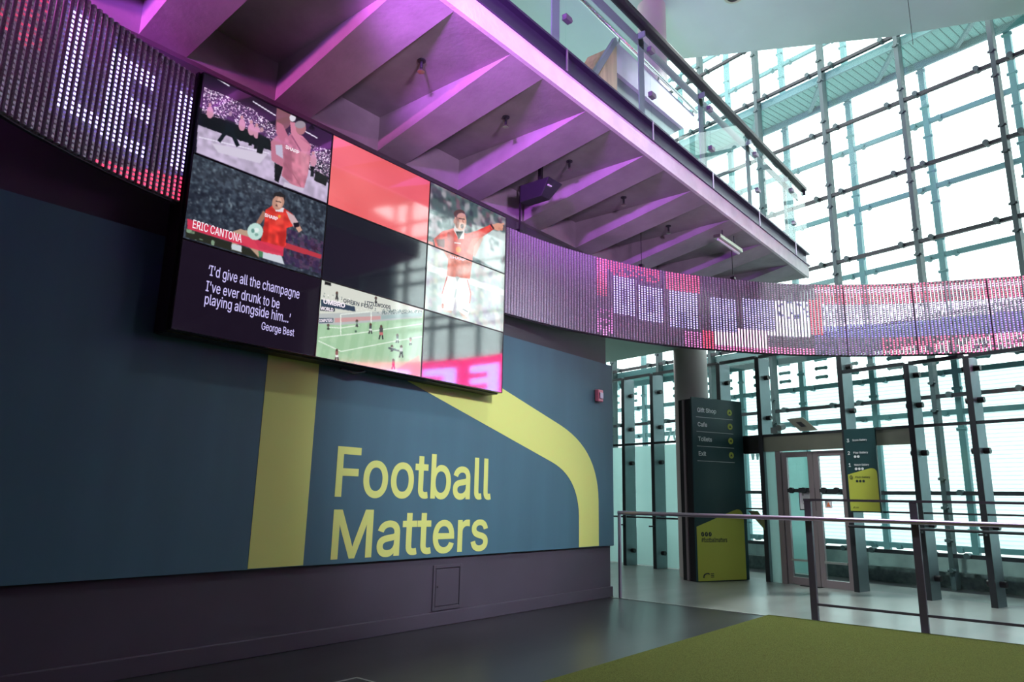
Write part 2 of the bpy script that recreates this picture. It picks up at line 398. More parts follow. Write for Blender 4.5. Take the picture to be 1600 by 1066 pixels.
# ---- inner glass facade (c = 12.22), storey frames with bolts
GZ = [0.5, 1.43, 2.94, 4.25, 5.56, 6.87, 8.18, 9.49, 10.8, 12.1]
wn = 0
T0 = 3.466; DT = 1.427
for k in range(-4, 7):
    t = T0+DT*k; wn += 1
    w = struct_root('window_%d' % wn, F(t, 12.22, 0))
    struct('mullion', MB().obox(F, t-0.035, 12.20, 0.0, t+0.035, 12.36, 12.1), M['mullion'], w)
    tr = MB()
    for z in GZ: tr.obox(F, t+0.035, 12.21, z-0.03, t+DT-0.035, 12.27, z+0.03)
    struct('transom', tr, M['dark_steel'], w)
    struct('pane', MB().obox(F, t+0.02, 12.285, 0.5, t+DT-0.02, 12.30, 12.1), M['clear'], w)
    bo = MB()
    for z in GZ:
        for dt in (0.24, DT-0.24): bo.tube(F(t+dt, 12.15, z+0.01), F(t+dt, 12.29, z+0.01), 0.045, 10)
        for dz in (0.22, -0.22):
            bo.tube(F(t, 12.17, z+dz), F(t, 12.2, z+dz), 0.035, 8); bo.tube(F(t-0.06, 12.21, z+dz), F(t+0.06, 12.21, z+dz), 0.022, 8)
    struct('bolt', bo, M['mullion'], w)
# ---- outer skin (c = 13.4)
OZ = [0.55, 2.82, 3.52, 5.63, 6.95, 8.25, 9.6, 10.9, 12.1]
for k in range(-4, 8):
    t = 3.56+DT*k; wn += 1
    w = struct_root('window_%d' % wn, F(t, 13.4, 0))
    struct('mullion', MB().obox(F, t-0.05, 13.4, 0.0, t+0.05, 13.5, 12.1), M['mullion_out'], w)
    tr = MB()
    for z in OZ: tr.obox(F, t+0.05, 13.41, z-0.045, t+DT-0.05, 13.47, z+0.045)
    struct('transom', tr, M['mullion_out'], w)
    struct('pane', MB().obox(F, t+0.03, 13.485, 3.52, t+DT-0.03, 13.50, 12.1), M['outer_glass'], w)
    struct('fritted_pane', MB().obox(F, t+0.03, 13.485, 0.55, t+DT-0.03, 13.50, 3.52), M['frit'], w)
    bo = MB()
    for z in OZ:
        for dt in (0.22, DT-0.22): bo.tube(F(t+dt, 13.36, z-0.02), F(t+dt, 13.485, z-0.02), 0.05, 10)
        for dz in (0.3, -0.3): bo.tube(F(t-0.08, 13.42, z+dz), F(t+0.08, 13.42, z+dz), 0.03, 8)
    struct('bolt', bo, M['mullion_out'], w)
    vs = MB()      # rounded vent plates printed on the glass above the frit
    for dt in (0.40, 1.02):
        for z in (3.72, 3.9, 4.08):
            vs.obox(F, t+dt-0.10, 13.47, z-0.03, t+dt+0.10, 13.484, z+0.035)
            for e in (-0.10, 0.10): vs.tube(F(t+dt+e, 13.47, z), F(t+dt+e, 13.484, z), 0.04, 10)
    struct('vent_plate', vs, M['vent'], w)
# plinths between the skins
struct('trim_1', MB().obox(F, -2.3, 12.45, 0, 13.2, 12.62, 0.24), M['dark_stone'])
struct('trim_2', MB().obox(F, -2.3, 12.62, 0, 13.2, 12.8, 0.50), M['stone'])
# ---- entrance screen: deep steel fins, transoms and panes (c = 10.5)
FT = [-2.3, -1.7, -0.9, -0.1, 0.7, 1.5, 2.3, 3.03, 3.76, 4.53, 5.5, 6.93, 7.72, 8.5, 9.28, 10.04, 10.8]
for i, t in enumerate(FT):
    wn += 1
    w = struct_root('window_%d' % wn, F(t, 10.5, 0))
    FH = 3.64 if t > 5 else 3.2
    struct('fin', MB().obox(F, t-0.035, 10.5, 0, t+0.035, 10.80, FH), M['fin'], w, bevel=0.004)
    struct('fin_cap', MB().obox(F, t-0.037, 10.488, 0, t+0.037, 10.5, FH), M['dark_steel'], w)
    pf = MB()
    for z in (0.28, 0.98, 1.95, 2.62, 3.3 if t > 5 else 3.05):
        if not (5 < t < 7.3 and z < 2.4) : pf.tube(F(t-0.11, 10.66, z), F(t-0.03, 10.66, z), 0.04, 12); pf.tube(F(t+0.03, 10.66, z), F(t+0.11, 10.66, z), 0.04, 12)
    struct('patch_fitting', pf, M['black'], w)
    if i+1 < len(FT):
        t2 = FT[i+1]; a, b = t+0.035, t2-0.035
        tr = MB().obox(F, a, 10.5, FH-.02, b, 10.56, FH+.03); tr.obox(F, a, 10.5, 2.29, b, 10.55, 2.33)
        door = abs(t-5.5) < 0.01
        if t > 7.5: tr.obox(F, a, 10.52, 0.90, b, 10.55, 0.93)
        elif not door: tr.obox(F, a, 10.52, 1.12, b, 10.55, 1.145)
        struct('transom', tr, M['dark_steel'], w)
        if not door:
            struct('pane', MB().obox(F, a, 10.80, 2.33 if t > 8.2 else 0.02, b, 10.812, FH-.02), M['clear'], w)
            if t > 8.2: struct('frosted_pane', MB().obox(F, a, 10.80, 0.02, b, 10.812, 2.29), M['frost'], w)
        else:
            struct('pane', MB().obox(F, a, 10.80, 2.33, b, 10.812, FH-.02), M['clear'], w)
        if t < 5.4 or 6.9 < t < 7.7:
            br = MB()
            if t < 4.6:
                br.tube(F(a-0.04, 10.42, 0.92), F(b+0.04, 10.42, 0.92), 0.02, 10)
                br.obox(F, t-0.02, 10.41, 0.87, t+0.06, 10.5, 0.895)
                struct('bump_rail', br, M['dark_steel'], w)
        if t > 8.2:
            br = MB().obox(F, t-0.02, 10.41, 0.75, t+0.06, 10.5, 0.775)
            struct('rail_bracket', br, M['dark_steel'], w)
        if 4.4 < t < 7.0:
            struct('header_panel', MB().obox(F, a, 10.515, 2.05 if t > 4.6 else 2.07, b, 10.58, 2.29), M['steel'], w)
        if t == 6.93:
            struct('dark_header', MB().obox(F, a, 10.515, 2.03, b, 10.58, 2.29), M['dark_steel'], w)

# ---- entrance doors between the fins
def door(n, t0, t1, hs):
    d = struct_root('door_%d' % n, F(t0, 10.56, 0))
    fr = MB()
    for a, b, z0, z1 in ((t0, t0+0.085, 0.01, 2.03), (t1-0.085, t1, 0.01, 2.03), (t0+0.085, t1-0.085, 0.01, 0.12), (t0+0.085, t1-0.085, 1.95, 2.03)):
        fr.obox(F, a, 10.54, z0, b, 10.59, z1)
    struct('door_frame', fr, M['door_steel'], d, bevel=0.003)
    struct('pane', MB().obox(F, t0+0.085, 10.56, 0.12, t1-0.085, 10.572, 1.95), M['clear'], d)
    hb = MB().obox(F, t0+0.085, 10.515, 1.40, t1-0.085, 10.54, 1.455)
    for e in (t0+0.16, t1-0.16): hb.tube(F(e, 10.49, 1.43), F(e, 10.54, 1.43), 0.045, 12)
    struct('push_bar', hb, M['dark_steel'], d)
    kb = MB().obox(F, t0+0.085, 10.52, 0.36, t1-0.085, 10.54, 0.39)
    struct('kick_bar', kb, M['strip'], d)
door(1, 5.54, 6.06, 0); door(2, 6.07, 6.60, 1)
struct('door_jamb', MB().obox(F, 6.61, 10.52, 0.0, 6.70, 10.60, 2.05), M['door_steel'])
struct('window_jamb', MB().obox(F, 6.70, 10.56, 0.0, 6.89, 10.572, 2.05), M['frost'])

# ---- service gantries between the two skins
def gantry(z, label, grp):
    g = thing('service_gantry', F(4, 12.8, z), label, 'walkway', grp)
    link('grating', MB().obox(F, -2.3, 12.40, z-0.03, 13, 13.35, z), M['teal_sheet'], g)
    bm = MB().obox(F, -2.3, 12.38, z-0.14, 13, 12.42, z+0.02); link('inner_edge', bm, M['mullion_out'], g)
    bm = MB().obox(F, -2.3, 13.33, z-0.16, 13, 13.38, z+0.03); link('outer_edge', bm, M['mullion_out'], g)
    for k in range(-3, 7):
        t = 3.5+DT*k
        b = MB()
        p = [F(t, 12.42, z-0.06), F(t+0.09, 12.42, z-0.06), F(t+DT*0.55+0.09, 13.33, z-0.06), F(t+DT*0.55, 13.33, z-0.06)]
        b.prism(p, (0, 0, -0.06)); link('diagonal_brace', b, M['mullion_out'], g)
    sl = MB()
    for k in range(115):
        t = -2.2+k*0.13; sl.obox(F, t, 12.42, z-0.04, t+0.012, 13.33, z-0.031)
    link('slat', sl, M['teal_sheet'], g)
gantry(9.49, 'teal glazed maintenance gantry high between the glass skins under the roof', 'gantries between glass skins')
gantry(4.22, 'teal maintenance gantry just above the entrance behind the LED ribbon', 'gantries between glass skins')

# ================================================================== FLOOR ITEMS
tf = MB().box(-4.3, -8.2, 0.0, 8.22, 3.08, 0.022)
tag(link('turf_carpet', tf, M['turf'], origin=(2, -2, 0)), 'olive green artificial turf carpet on the dark floor in the foreground', 'carpet')
struct('floor_landing', MB().prism([(8.29, -3.0, 0.0), (11.8, -3.0, 0.0), (13.9, 8.8, 0.0), (13.9, 10.9, 0.0), (8.36, 10.9, 0.0), (8.36, 5.13, 0.0), (8.29, 5.13, 0.0)], (0, 0, 0.004)), M['landing'])
struct('trim_3', MB().box(8.25, -8.2, 0.0, 8.29, 5.13, 0.006), M['strip'])
h = thing('floor_hatch', (3.25, 4.0, 0), 'small square hatch set in dark floor near bottom edge', 'floor hatch')
fr = MB()
for a in ((3.05, 3.86, 3.37, 3.88), (3.05, 4.08, 3.37, 4.10), (3.05, 3.88, 3.07, 4.08), (3.35, 3.88, 3.37, 4.08)): fr.box(a[0], a[1], 0.0, a[2], a[3], 0.006)
link('frame', fr, M['strip'], h); link('lid', MB().box(3.07, 3.88, 0.0, 3.35, 4.08, 0.003), M['dark_steel'], h)

# access panel let into the lower wall
ap = thing('access_panel', (5.3, 5.16, 0.1), 'small painted access panel low on the purple wall below lettering', 'access panel')
fr = MB()
for a in ((5.09, 0.14, 5.12, 0.56), (5.46, 0.14, 5.49, 0.56), (5.12, 0.53, 5.46, 0.56), (5.12, 0.14, 5.46, 0.17)): fr.box(a[0], 5.146, a[1], a[2], 5.16, a[3])
link('frame', fr, M['wall'], ap, bevel=0.003)
link('door', MB().box(5.13, 5.150, 0.18, 5.45, 5.16, 0.52), M['wall'], ap, bevel=0.003)
link('lock', MB().tube((5.15, 5.143, 0.36), (5.15, 5.151, 0.36), 0.008, 10), M['black'], ap)

# ================================================================== BANNER
bn = thing('wall_banner', (3.5, 5.12, 1.8), 'huge teal fabric banner with lime stripe and lettering on left wall', 'banner')
BX0, BX1, BZ0, BZ1 = -4.0, 8.335, 0.64, 3.025
nx, nz = 124, 14
cl = MB()
for j in range(nz+1):
    for i in range(nx+1):
        x = BX0+(BX1-BX0)*i/nx; z = BZ0+(BZ1-BZ0)*j/nz
        yy = 5.118+0.0012*math.sin(x*9+math.sin(z*3))*max(0, 1-j/4.0)
        cl.v.append((x, yy, z))
for j in range(nz):
    for i in range(nx):
        a = j*(nx+1)+i; cl.f.append((a, a+1, a+nx+2, a+nx+1))
link('fabric', cl, M['banner'], bn, smooth=True)
hem = MB().box(BX0, 5.126, BZ0-0.004, BX1, 5.158, BZ0+0.004); hem.box(BX0, 5.126, BZ1-0.004, BX1, 5.158, BZ1+0.004)
hem.box(BX1-0.006, 5.124, BZ0, BX1, 5.158, BZ1)
link('tension_frame', hem, M['dark_steel'], bn)
def bez(p0, p1, p2, n=14):
    return [tuple((1-t)**2*np.array(p0)+2*t*(1-t)*np.array(p1)+t*t*np.array(p2)) for t in np.linspace(0, 1, n)]
arch = [(3.09, 0.646), (3.58, 0.646), (3.58, 2.575), (6.95, 1.645)]
arch += bez((6.95, 1.645), (7.52, 1.48), (7.525, 1.02)) + [(7.525, 0.646), (7.97, 0.646), (7.97, 1.25)]
arch += bez((7.97, 1.25), (7.96, 1.90), (7.20, 2.085)) + [(3.81, 3.015), (3.09, 3.015)]
YB = 5.1155
# triangulated through n-gon pieces: leg, diagonal, bend
st = MB()
def flat(mb, pts): mb.prism([(x, YB, z) for x, z in pts], (0, 0.001, 0))
flat(st, [(3.09, 0.646), (3.58, 0.646), (3.58, 2.575), (3.58, 3.015), (3.09, 3.015)])
link('stripe', st, M['lime'], bn)
st = MB(); inner = [(3.58, 2.575), (6.95, 1.645)]+bez((6.95, 1.645), (7.50, 1.49), (7.525, 1.02))[1:]+[(7.525, 0.646)]
outer = [(3.81, 3.015), (7.12, 2.10)]+bez((7.12, 2.10), (7.96, 1.86), (7.97, 1.20))[1:]+[(7.97, 0.646)]
inner[0:0] = []; 
flat(st, [(3.58, 2.575), inner[1], outer[1], (3.81, 3.015), (3.58, 3.015)])
for i in range(1, len(inner)-1): flat(st, [inner[i], inner[i+1], outer[i+1], outer[i]])
link('stripe', st, M['lime'], bn)
EX, EZ = (1, 0, 0), (0, 0, 1)
lt = MB(); letters(lt, 'Football', (3.84, YB, 1.185), EX, EZ, 2.02, 0.435, 0.012); link('lettering', lt, M['lime'], bn)
lt = MB(); letters(lt, 'Matters', (3.845, YB, 0.67), EX, EZ, 1.985, 0.415, 0.012); link('lettering', lt, M['lime'], bn)

bc = thing('alarm_beacon', (7.94, 5.11, 2.56), 'small pinkish red alarm box mounted on banner near right end', 'alarm')
link('housing', MB().box(7.88, 5.05, 2.48, 8.0, 5.112, 2.64), M['red_box'], bc, bevel=0.012)
link('lens', MB().box(7.90, 5.035, 2.52, 7.98, 5.05, 2.60), M['rail'], bc, bevel=0.006)

# ================================================================== VIDEO WALL
VX0, VX1, VZ0, VZ1, VY = 2.195, 5.755, 2.305, 4.30, 4.9
PW = (VX1-VX0)/3; PH = (VZ1-VZ0)/3
vm = thing('video_wall_frame', (4.0, 5.05, 2.3), 'black mounting frame carrying the wall of displays', 'mounting frame')
link('back_box', MB().box(VX0-0.004, 4.965, VZ0-0.01, VX1+0.004, 5.115, 3.10).box(VX0-0.004, 4.965, 3.10, VX1+0.004, 5.135, VZ1+0.004), M['black'], vm, bevel=0.006)
link('side_rail', MB().box(VX0-0.02, 4.93, VZ0-0.005, VX0-0.004, 5.115, VZ1), M['black_metal'], vm)
link('cable_loop', MB().tube((3.72, 5.0, 2.27), (3.86, 5.0, 2.25), 0.012).tube((3.86, 5.0, 2.25), (3.98, 5.0, 2.285), 0.012), M['black'], vm)

def cam_ray_on_wall(px, py):
    d = FWD+RGT*(px-800)/FPX-UPV*(py-533)/FPX
    k = (VY-CAM[1])/d[1]; p = CAM+d*k
    return p[0], p[2]
class Pic:
    """a picture painted into a grid in display coordinates (u right, v down, 0..1)"""
    def __init__(s, col, row, W=300, H=168, base=(0, 0, 0)):
        s.W, s.H = W, H; s.x0 = VX0+PW*col; s.z1 = VZ1-PH*row
        s.a = np.tile(np.array(base, float), (H, W, 1))
        s.U, s.V = np.meshgrid((np.arange(W)+.5)/W, (np.arange(H)+.5)/H)
    def uv(s, px, py):
        x, z = cam_ray_on_wall(px, py); return (x-s.x0)/PW, (s.z1-z)/PH
    def mask(s, pts):
        P = [s.uv(*p) for p in pts]; m = np.zeros(s.U.shape, bool); n = len(P)
        for i in range(n):
            (x1, y1), (x2, y2) = P[i], P[(i+1) % n]
            if y1 == y2: continue
            c = ((y1 > s.V) != (y2 > s.V)) & (s.U < (x2-x1)*(s.V-y1)/(y2-y1)+x1); m ^= c
        return m
    def blur(s, n):
        for _ in range(n): s.a = (s.a+np.roll(s.a, 1, 0)+np.roll(s.a, -1, 0)+np.roll(s.a, 1, 1)+np.roll(s.a, -1, 1))/5
    def poly(s, pts, col, alpha=1.0, soft=1, grain=0.0):
        m = s.mask(pts).astype(float)
        if soft:
            for _ in range(soft):
                m = (m+np.roll(m, 1, 0)+np.roll(m, -1, 0)+np.roll(m, 1, 1)+np.roll(m, -1, 1))/5
        m = (m*alpha)[..., None]; c = np.array(col, float)
        if grain: c = c*(1+grain*(s.blobs(9)[..., None]-.5))
        s.a = s.a*(1-m)+c*m
    def disc(s, px, py, rx, ry, col, ang=0, **k):
        s.poly([(px+rx*math.cos(t)*math.cos(ang)-ry*math.sin(t)*math.sin(ang), py+rx*math.cos(t)*math.sin(ang)+ry*math.sin(t)*math.cos(ang)) for t in np.arange(20)*math.pi/10], col, **k)
    def line(s, p, q, w, col, **k):
        d = np.array(q, float)-np.array(p, float); d /= np.linalg.norm(d); n = np.array([-d[1], d[0]])*w/2
        s.poly([np.array(p)+n, np.array(q)+n, np.array(q)-n, np.array(p)-n], col, **k)
    def blobs(s, cell):
        h, w = int(s.H/cell)+3, int(s.W/cell)+3; g = RNG.random((h, w))
        y = np.arange(s.H)/cell; x = np.arange(s.W)/cell; i = y.astype(int); j = x.astype(int); fy = (y-i)[:, None]; fx = (x-j)[None]
        fy = fy*fy*(3-2*fy); fx = fx*fx*(3-2*fx)
        return (g[i][:, j]*(1-fx)+g[i][:, j+1]*fx)*(1-fy)+(g[i+1][:, j]*(1-fx)+g[i+1][:, j+1]*fx)*fy
    def crowd(s, pts, cols, cell, thr=0.62, alpha=1.0, soft=0):
        m = s.mask(pts) if pts else np.ones(s.U.shape, bool)
        for c in cols:
            k = np.clip((s.blobs(cell)*0.7+s.blobs(cell*.5)*.3-thr)*6, 0, 1)*m*alpha
            s.a = s.a*(1-k[..., None])+np.array(c, float)*k[..., None]
GROUP = 'displays of the video wall'
NAMES = {
 (0, 0): 'display showing a pink shirted player saluting a night stadium crowd',
 (0, 1): 'display showing a red shirted footballer with ball above a name strip',
 (0, 2): 'dark display showing a white quotation, bottom left of video wall',
 (1, 0): 'plain coral red display at the top middle of video wall',
 (1, 1): 'blank dark display in the centre of the video wall',
 (1, 2): 'display showing a pale green football pitch with players and goal',
 (2, 0): 'display showing head and pointing arm of a red shirted man',
 (2, 1): 'display showing white shorts of the pointing player against crowd',
 (2, 2): 'blank display reflecting pink LED ribbon, bottom right of video wall'}
def display(col, row, pic):
    x0 = VX0+PW*col; z1 = VZ1-PH*row; x1 = x0+PW; z0 = z1-PH; g = 0.006
    t = thing('display_panel', ((x0+x1)/2, VY+0.03, z0), NAMES[(col, row)], 'screen', GROUP)
    b = MB().box(x0+0.001, VY+0.004, z0+0.001, x1-0.001, 4.962, z1-0.001)
    for a in ((x0+.001, z0+.001, x0+g, z1-.001), (x1-g, z0+.001, x1-.001, z1-.001), (x0+g, z0+.001, x1-g, z0+g), (x0+g, z1-g, x1-g, z1-.001)):
        b.box(a[0], VY-0.002, a[1], a[2], VY+0.004, a[3])
    link('housing', b, M['bezel'], t)
    H, W = pic.a.shape[:2]; s = MB()
    xs = np.linspace(x0+g, x1-g, W); zs = np.linspace(z1-g, z0+g, H)
    X, Z = np.meshgrid(xs, zs); s.v = list(zip(X.ravel().tolist(), [VY+0.002]*(W*H), Z.ravel().tolist()))
    idx = np.arange(W*H).reshape(H, W)
    s.f = np.stack([idx[1:, :-1], idx[1:, 1:], idx[:-1, 1:], idx[:-1, :-1]], -1).reshape(-1, 4).tolist()
    link('screen', s, M['screen'], t, colors=np.maximum(lin(np.clip(pic.a, 0, 1)), 0).reshape(-1, 3))
    return t
def screen_text(parent, name, body, p0, p1, h, m, offset=0.0, align='L'):
    """words between two photo points on the display face"""
    xa, za = cam_ray_on_wall(*p0); xb, zb = cam_ray_on_wall(*p1)
    d = np.array([xb-xa, 0, zb-za]); w = np.linalg.norm(d); d /= w; e = np.array([-d[2], 0, d[0]])
    mb = MB(); letters(mb, body, (xa, VY-0.0005, za), d, e, w, h, offset); link(name, mb, m, parent)

# (0,0) night stadium
k = lambda x, y: (250+x/4.1, 80+y/4.1)
P = Pic(0, 0, base=(0.07, 0.05, 0.12)); pl = lambda pts: [k(*p) for p in pts]
P.poly(pl([(283, 230), (440, 300), (600, 380), (740, 490), (980, 600), (1110, 650), (1100, 860), (960, 760), (700, 590), (262, 420)]), (0.22, 0.16, 0.27))
P.crowd(pl([(283, 225), (440, 290), (600, 372), (740, 480), (980, 595), (1110, 640), (1100, 850), (960, 750), (700, 590), (265, 410)]), [(0.55, 0.40, 0.55), (0.85, 0.72, 0.83), (0.95, 0.9, 0.97), (0.10, 0.07, 0.14)], 2.7, 0.58)
P.poly(pl([(258, 395), (450, 450), (700, 560), (760, 650), (265, 470)]), (0.05, 0.04, 0.08))
P.poly(pl([(240, 470), (480, 560), (720, 640), (950, 755), (1100, 860), (1080, 980), (230, 650)]), (0.74, 0.68, 0.79), soft=1, grain=.25)
P.poly(pl([(330, 590), (690, 660), (640, 720), (370, 650)]), (0.82, 0.78, 0.86), soft=2)
P.line(k(245, 550), k(700, 655), 1.8, (0.9, 0.87, 0.95))
for a, b in (((300, 128), (445, 220)), ((595, 318), (745, 412)), ((930, 510), (1012, 556))): P.line(k(*a), k(*b), 1.8, (0.95, 0.93, 1))
for x, y in ((318, 390), (525, 470), (585, 500), (620, 520), (985, 700)):
    P.disc(*k(x, y), 5.5, 10, (0.80, 0.56, 0.66)); P.line(k(x-6, y+40), k(x-8, y+105), 5, (0.06, 0.05, 0.09)); P.disc(*k(x, y-48), 2.5, 3, (0.75, 0.55, 0.55))
P.poly(pl([(425, 415), (470, 405), (485, 470), (465, 525), (415, 505)]), (0.06, 0.07, 0.12)); P.line(k(440, 490), k(375, 580), 6, (0.06, 0.07, 0.12)); P.line(k(450, 500), k(500, 610), 6, (0.06, 0.07, 0.12)); P.disc(*k(450, 400), 3, 4, (0.6, 0.5, 0.55))
P.poly(pl([(630, 520), (670, 520), (670, 600), (655, 660), (620, 650)]), (0.07, 0.06, 0.1)); P.disc(*k(652, 503), 3, 4, (0.7, 0.55, 0.55))
P.poly(pl([(1000, 765), (1080, 810), (1065, 865), (990, 830)]), (0.09, 0.08, 0.1))
P.poly(pl([(710, 580), (750, 540), (800, 560), (795, 750), (715, 700)]), (0.74, 0.45, 0.55)); P.poly(pl([(735, 715), (790, 745), (760, 845), (735, 830)]), (0.06, 0.05, 0.08)); P.poly(pl([(740, 600), (785, 600), (790, 690), (745, 660)]), (0.75, 0.72, 0.82)); P.disc(*k(800, 500), 7, 12, (0.16, 0.10, 0.12))
P.poly(pl([(750, 352), (840, 395), (850, 440), (830, 480), (780, 520), (740, 500)]), (0.50, 0.32, 0.35), soft=1)
P.poly(pl([(750, 450), (790, 470), (830, 560), (850, 600), (800, 630), (745, 520)]), (0.72, 0.42, 0.50))
P.poly(pl([(800, 560), (850, 520), (915, 540), (970, 600), (965, 690), (950, 790), (925, 880), (850, 862), (780, 800), (795, 700)]), (0.76, 0.46, 0.55), grain=.3)
P.poly(pl([(835, 450), (870, 455), (905, 560), (960, 600), (930, 680), (880, 620), (840, 520)]), (0.80, 0.50, 0.58), soft=1)
P.disc(*k(905, 490), 8, 11, (0.66, 0.44, 0.44)); P.disc(*k(900, 468), 8.5, 6, (0.58, 0.55, 0.58)); P.disc(*k(852, 425), 5, 6, (0.85, 0.83, 0.88))
P.poly(pl([(800, 620), (845, 640), (850, 840), (790, 800)]), (0.58, 0.32, 0.42), 0.6, soft=6); P.poly(pl([(900, 640), (960, 640), (945, 780), (915, 800)]), (0.86, 0.58, 0.66), 0.5, soft=6); P.line(k(845, 540), k(905, 640), 1.6, (0.50, 0.26, 0.36), soft=2); P.line(k(800, 700), k(905, 870), 1.2, (0.66, 0.37, 0.46)); P.poly(pl([(800, 840), (925, 885), (915, 900), (790, 870)]), (0.8, 0.76, 0.84))
d = display(0, 0, P); screen_text(d, 'shirt_text', 'SHARP', k(803, 622), k(890, 662), 0.032, M['caption'], 0.02)

# (0,1) footballer with ball
k = lambda x, y: (250+x/3.807, 300+y/3.807)
P = Pic(0, 1, base=(0.20, 0.23, 0.28)); pl = lambda pts: [k(*p) for p in pts]
P.crowd(None, [(0.11, 0.13, 0.18), (0.30, 0.35, 0.41), (0.13, 0.16, 0.21)], 8, 0.52, 0.6)
P.crowd(None, [(0.40, 0.47, 0.52), (0.09, 0.10, 0.14)], 5, 0.60, 0.6)
P.crowd(None, [(0.60, 0.66, 0.70)], 6, 0.74, 0.7); P.blur(3)
P.crowd(pl([(740, 210), (980, 300), (960, 490), (740, 430)]), [(0.25, 0.12, 0.22), (0.36, 0.25, 0.38), (0.2, 0.16, 0.3)], 8, 0.45, 0.7)
P.poly(pl([(640, 180), (690, 130), (735, 200), (700, 300), (650, 300)]), (0.2, 0.2, 0.2), 0.0)
P.poly(pl([(150, 215), (600, 360), (590, 400), (150, 270)]), (0.16, 0.17, 0.14), soft=2)
P.crowd(pl([(150, 215), (330, 280), (320, 320), (150, 270)]), [(0.5, 0.6, 0.5)], 8, 0.55)
P.poly(pl([(745, 300), (965, 375), (960, 400), (740, 335)]), (0.72, 0.22, 0.27), soft=1)
P.poly(pl([(420, 240), (480, 220), (530, 235), (590, 340), (590, 395), (540, 340), (490, 300), (430, 330)]), (0.72, 0.60, 0.52), soft=1)
P.poly(pl([(425, 310), (485, 320), (485, 360), (425, 345)]), (0.78, 0.82, 0.84))
P.poly(pl([(615, 110), (640, 130), (600, 190), (570, 190), (580, 170)]), (0.62, 0.44, 0.38))
P.poly(pl([(628, 105), (675, 75), (740, 95), (790, 130), (810, 165), (790, 205), (755, 215), (750, 320), (722, 358), (600, 300), (622, 180)]), (0.86, 0.23, 0.20), grain=.35)
P.poly(pl([(622, 180), (650, 170), (640, 310), (600, 300)]), (0.62, 0.13, 0.13), 0.6, soft=5); P.poly(pl([(700, 240), (750, 230), (745, 320), (715, 340)]), (0.64, 0.13, 0.13), 0.55, soft=5); P.poly(pl([(680, 130), (740, 130), (735, 190), (690, 200)]), (0.95, 0.36, 0.30), 0.5, soft=6); P.disc(*k(712, 145), 2.2, 2.6, (0.92, 0.60, 0.25))
P.poly(pl([(750, 110), (800, 140), (835, 195), (800, 215), (770, 160)]), (0.80, 0.68, 0.70)); P.line(k(815, 195), k(838, 235), 7, (0.80, 0.62, 0.55)); P.poly(pl([(795, 185), (830, 180), (832, 205), (800, 215)]), (0.12, 0.10, 0.14))
P.poly(pl([(675, 80), (740, 95), (735, 120), (690, 115)]), (0.88, 0.85, 0.88)); P.disc(*k(705, 58), 9.5, 13, (0.74, 0.55, 0.48), 0.3); P.poly(pl([(672, 40), (680, 5), (715, -5), (748, 20), (745, 60), (735, 30), (690, 22)]), (0.13, 0.11, 0.12)); P.disc(*k(700, 78), 3, 2, (0.42, 0.26, 0.25)); P.disc(*k(712, 62), 4, 8, (0.84, 0.65, 0.57)); P.line(k(690, 52), k(722, 60), 1.4, (0.2, 0.14, 0.13))
P.poly(pl([(590, 340), (720, 370), (742, 435), (660, 410), (612, 395)]), (0.80, 0.82, 0.86), soft=1); P.poly(pl([(585, 350), (615, 360), (612, 395), (590, 385)]), (0.3, 0.5, 0.36))
P.poly(pl([(160, 158), (160, 218), (640, 365), (735, 385), (740, 330), (600, 292)]), (0.85, 0.22, 0.33), 0.92)
P.disc(*k(567, 236), 12.5, 13.5, (0.74, 0.86, 0.83)); P.disc(*k(575, 228), 4, 4, (0.88, 0.93, 0.92)); P.disc(*k(553, 232), 2.5, 3.5, (0.4, 0.58, 0.55)); P.disc(*k(575, 255), 3, 2.5, (0.5, 0.66, 0.62))
d = display(0, 1, P)
screen_text(d, 'caption_text', 'ERIC CANTONA', k(193, 214), k(484, 303), 0.066, M['caption'], 0.004)
screen_text(d, 'shirt_text', 'SHARP', k(622, 146), k(700, 172), 0.030, M['caption'], 0.02)

# (0,2) quotation
P = Pic(0, 2, 24, 14, (0.105, 0.075, 0.13)); P.a += (RNG.random(P.a.shape[:2])[..., None]-.5)*0.006
d = display(0, 2, P)
for body, a, b, hh in (("\u2018I'd give all the champagne", (287, 478), (828, 628), 0.105), ("I've ever drunk to be", (275, 553), (712, 662), 0.080), ("playing alongside him...\u2019", (266, 645), (776, 760), 0.104), ("George Best", (607, 772), (800, 817), 0.079)):
    s0 = k(a[0], a[1]); s1 = k(b[0], b[1])
    x0_, z0_ = cam_ray_on_wall(*s0); x1_, z1_ = cam_ray_on_wall(*s1)
    mb = MB(); zz = {'\u2018': 2.729, 'I': 2.630, 'p': 2.512, 'G': 2.419}[body[0]]
    letters(mb, body, (x0_, VY-0.0005, zz), EX, EZ, x1_-x0_, hh, 0.004); link('quote_text', mb, M['quote'], d)

# (1,0) coral, (1,1) and (2,2) blank
P = Pic(1, 0, 48, 28, (0.93, 0.40, 0.42)); P.a += (P.blobs(12)[..., None]-.5)*0.05+np.array([0.03, 0.06, 0.05])*(0.5-P.U)[..., None]
display(1, 0, P)
display(1, 1, Pic(1, 1, 24, 14, (0.10, 0.10, 0.15)))
display(2, 2, Pic(2, 2, 24, 14, (0.10, 0.10, 0.14)))

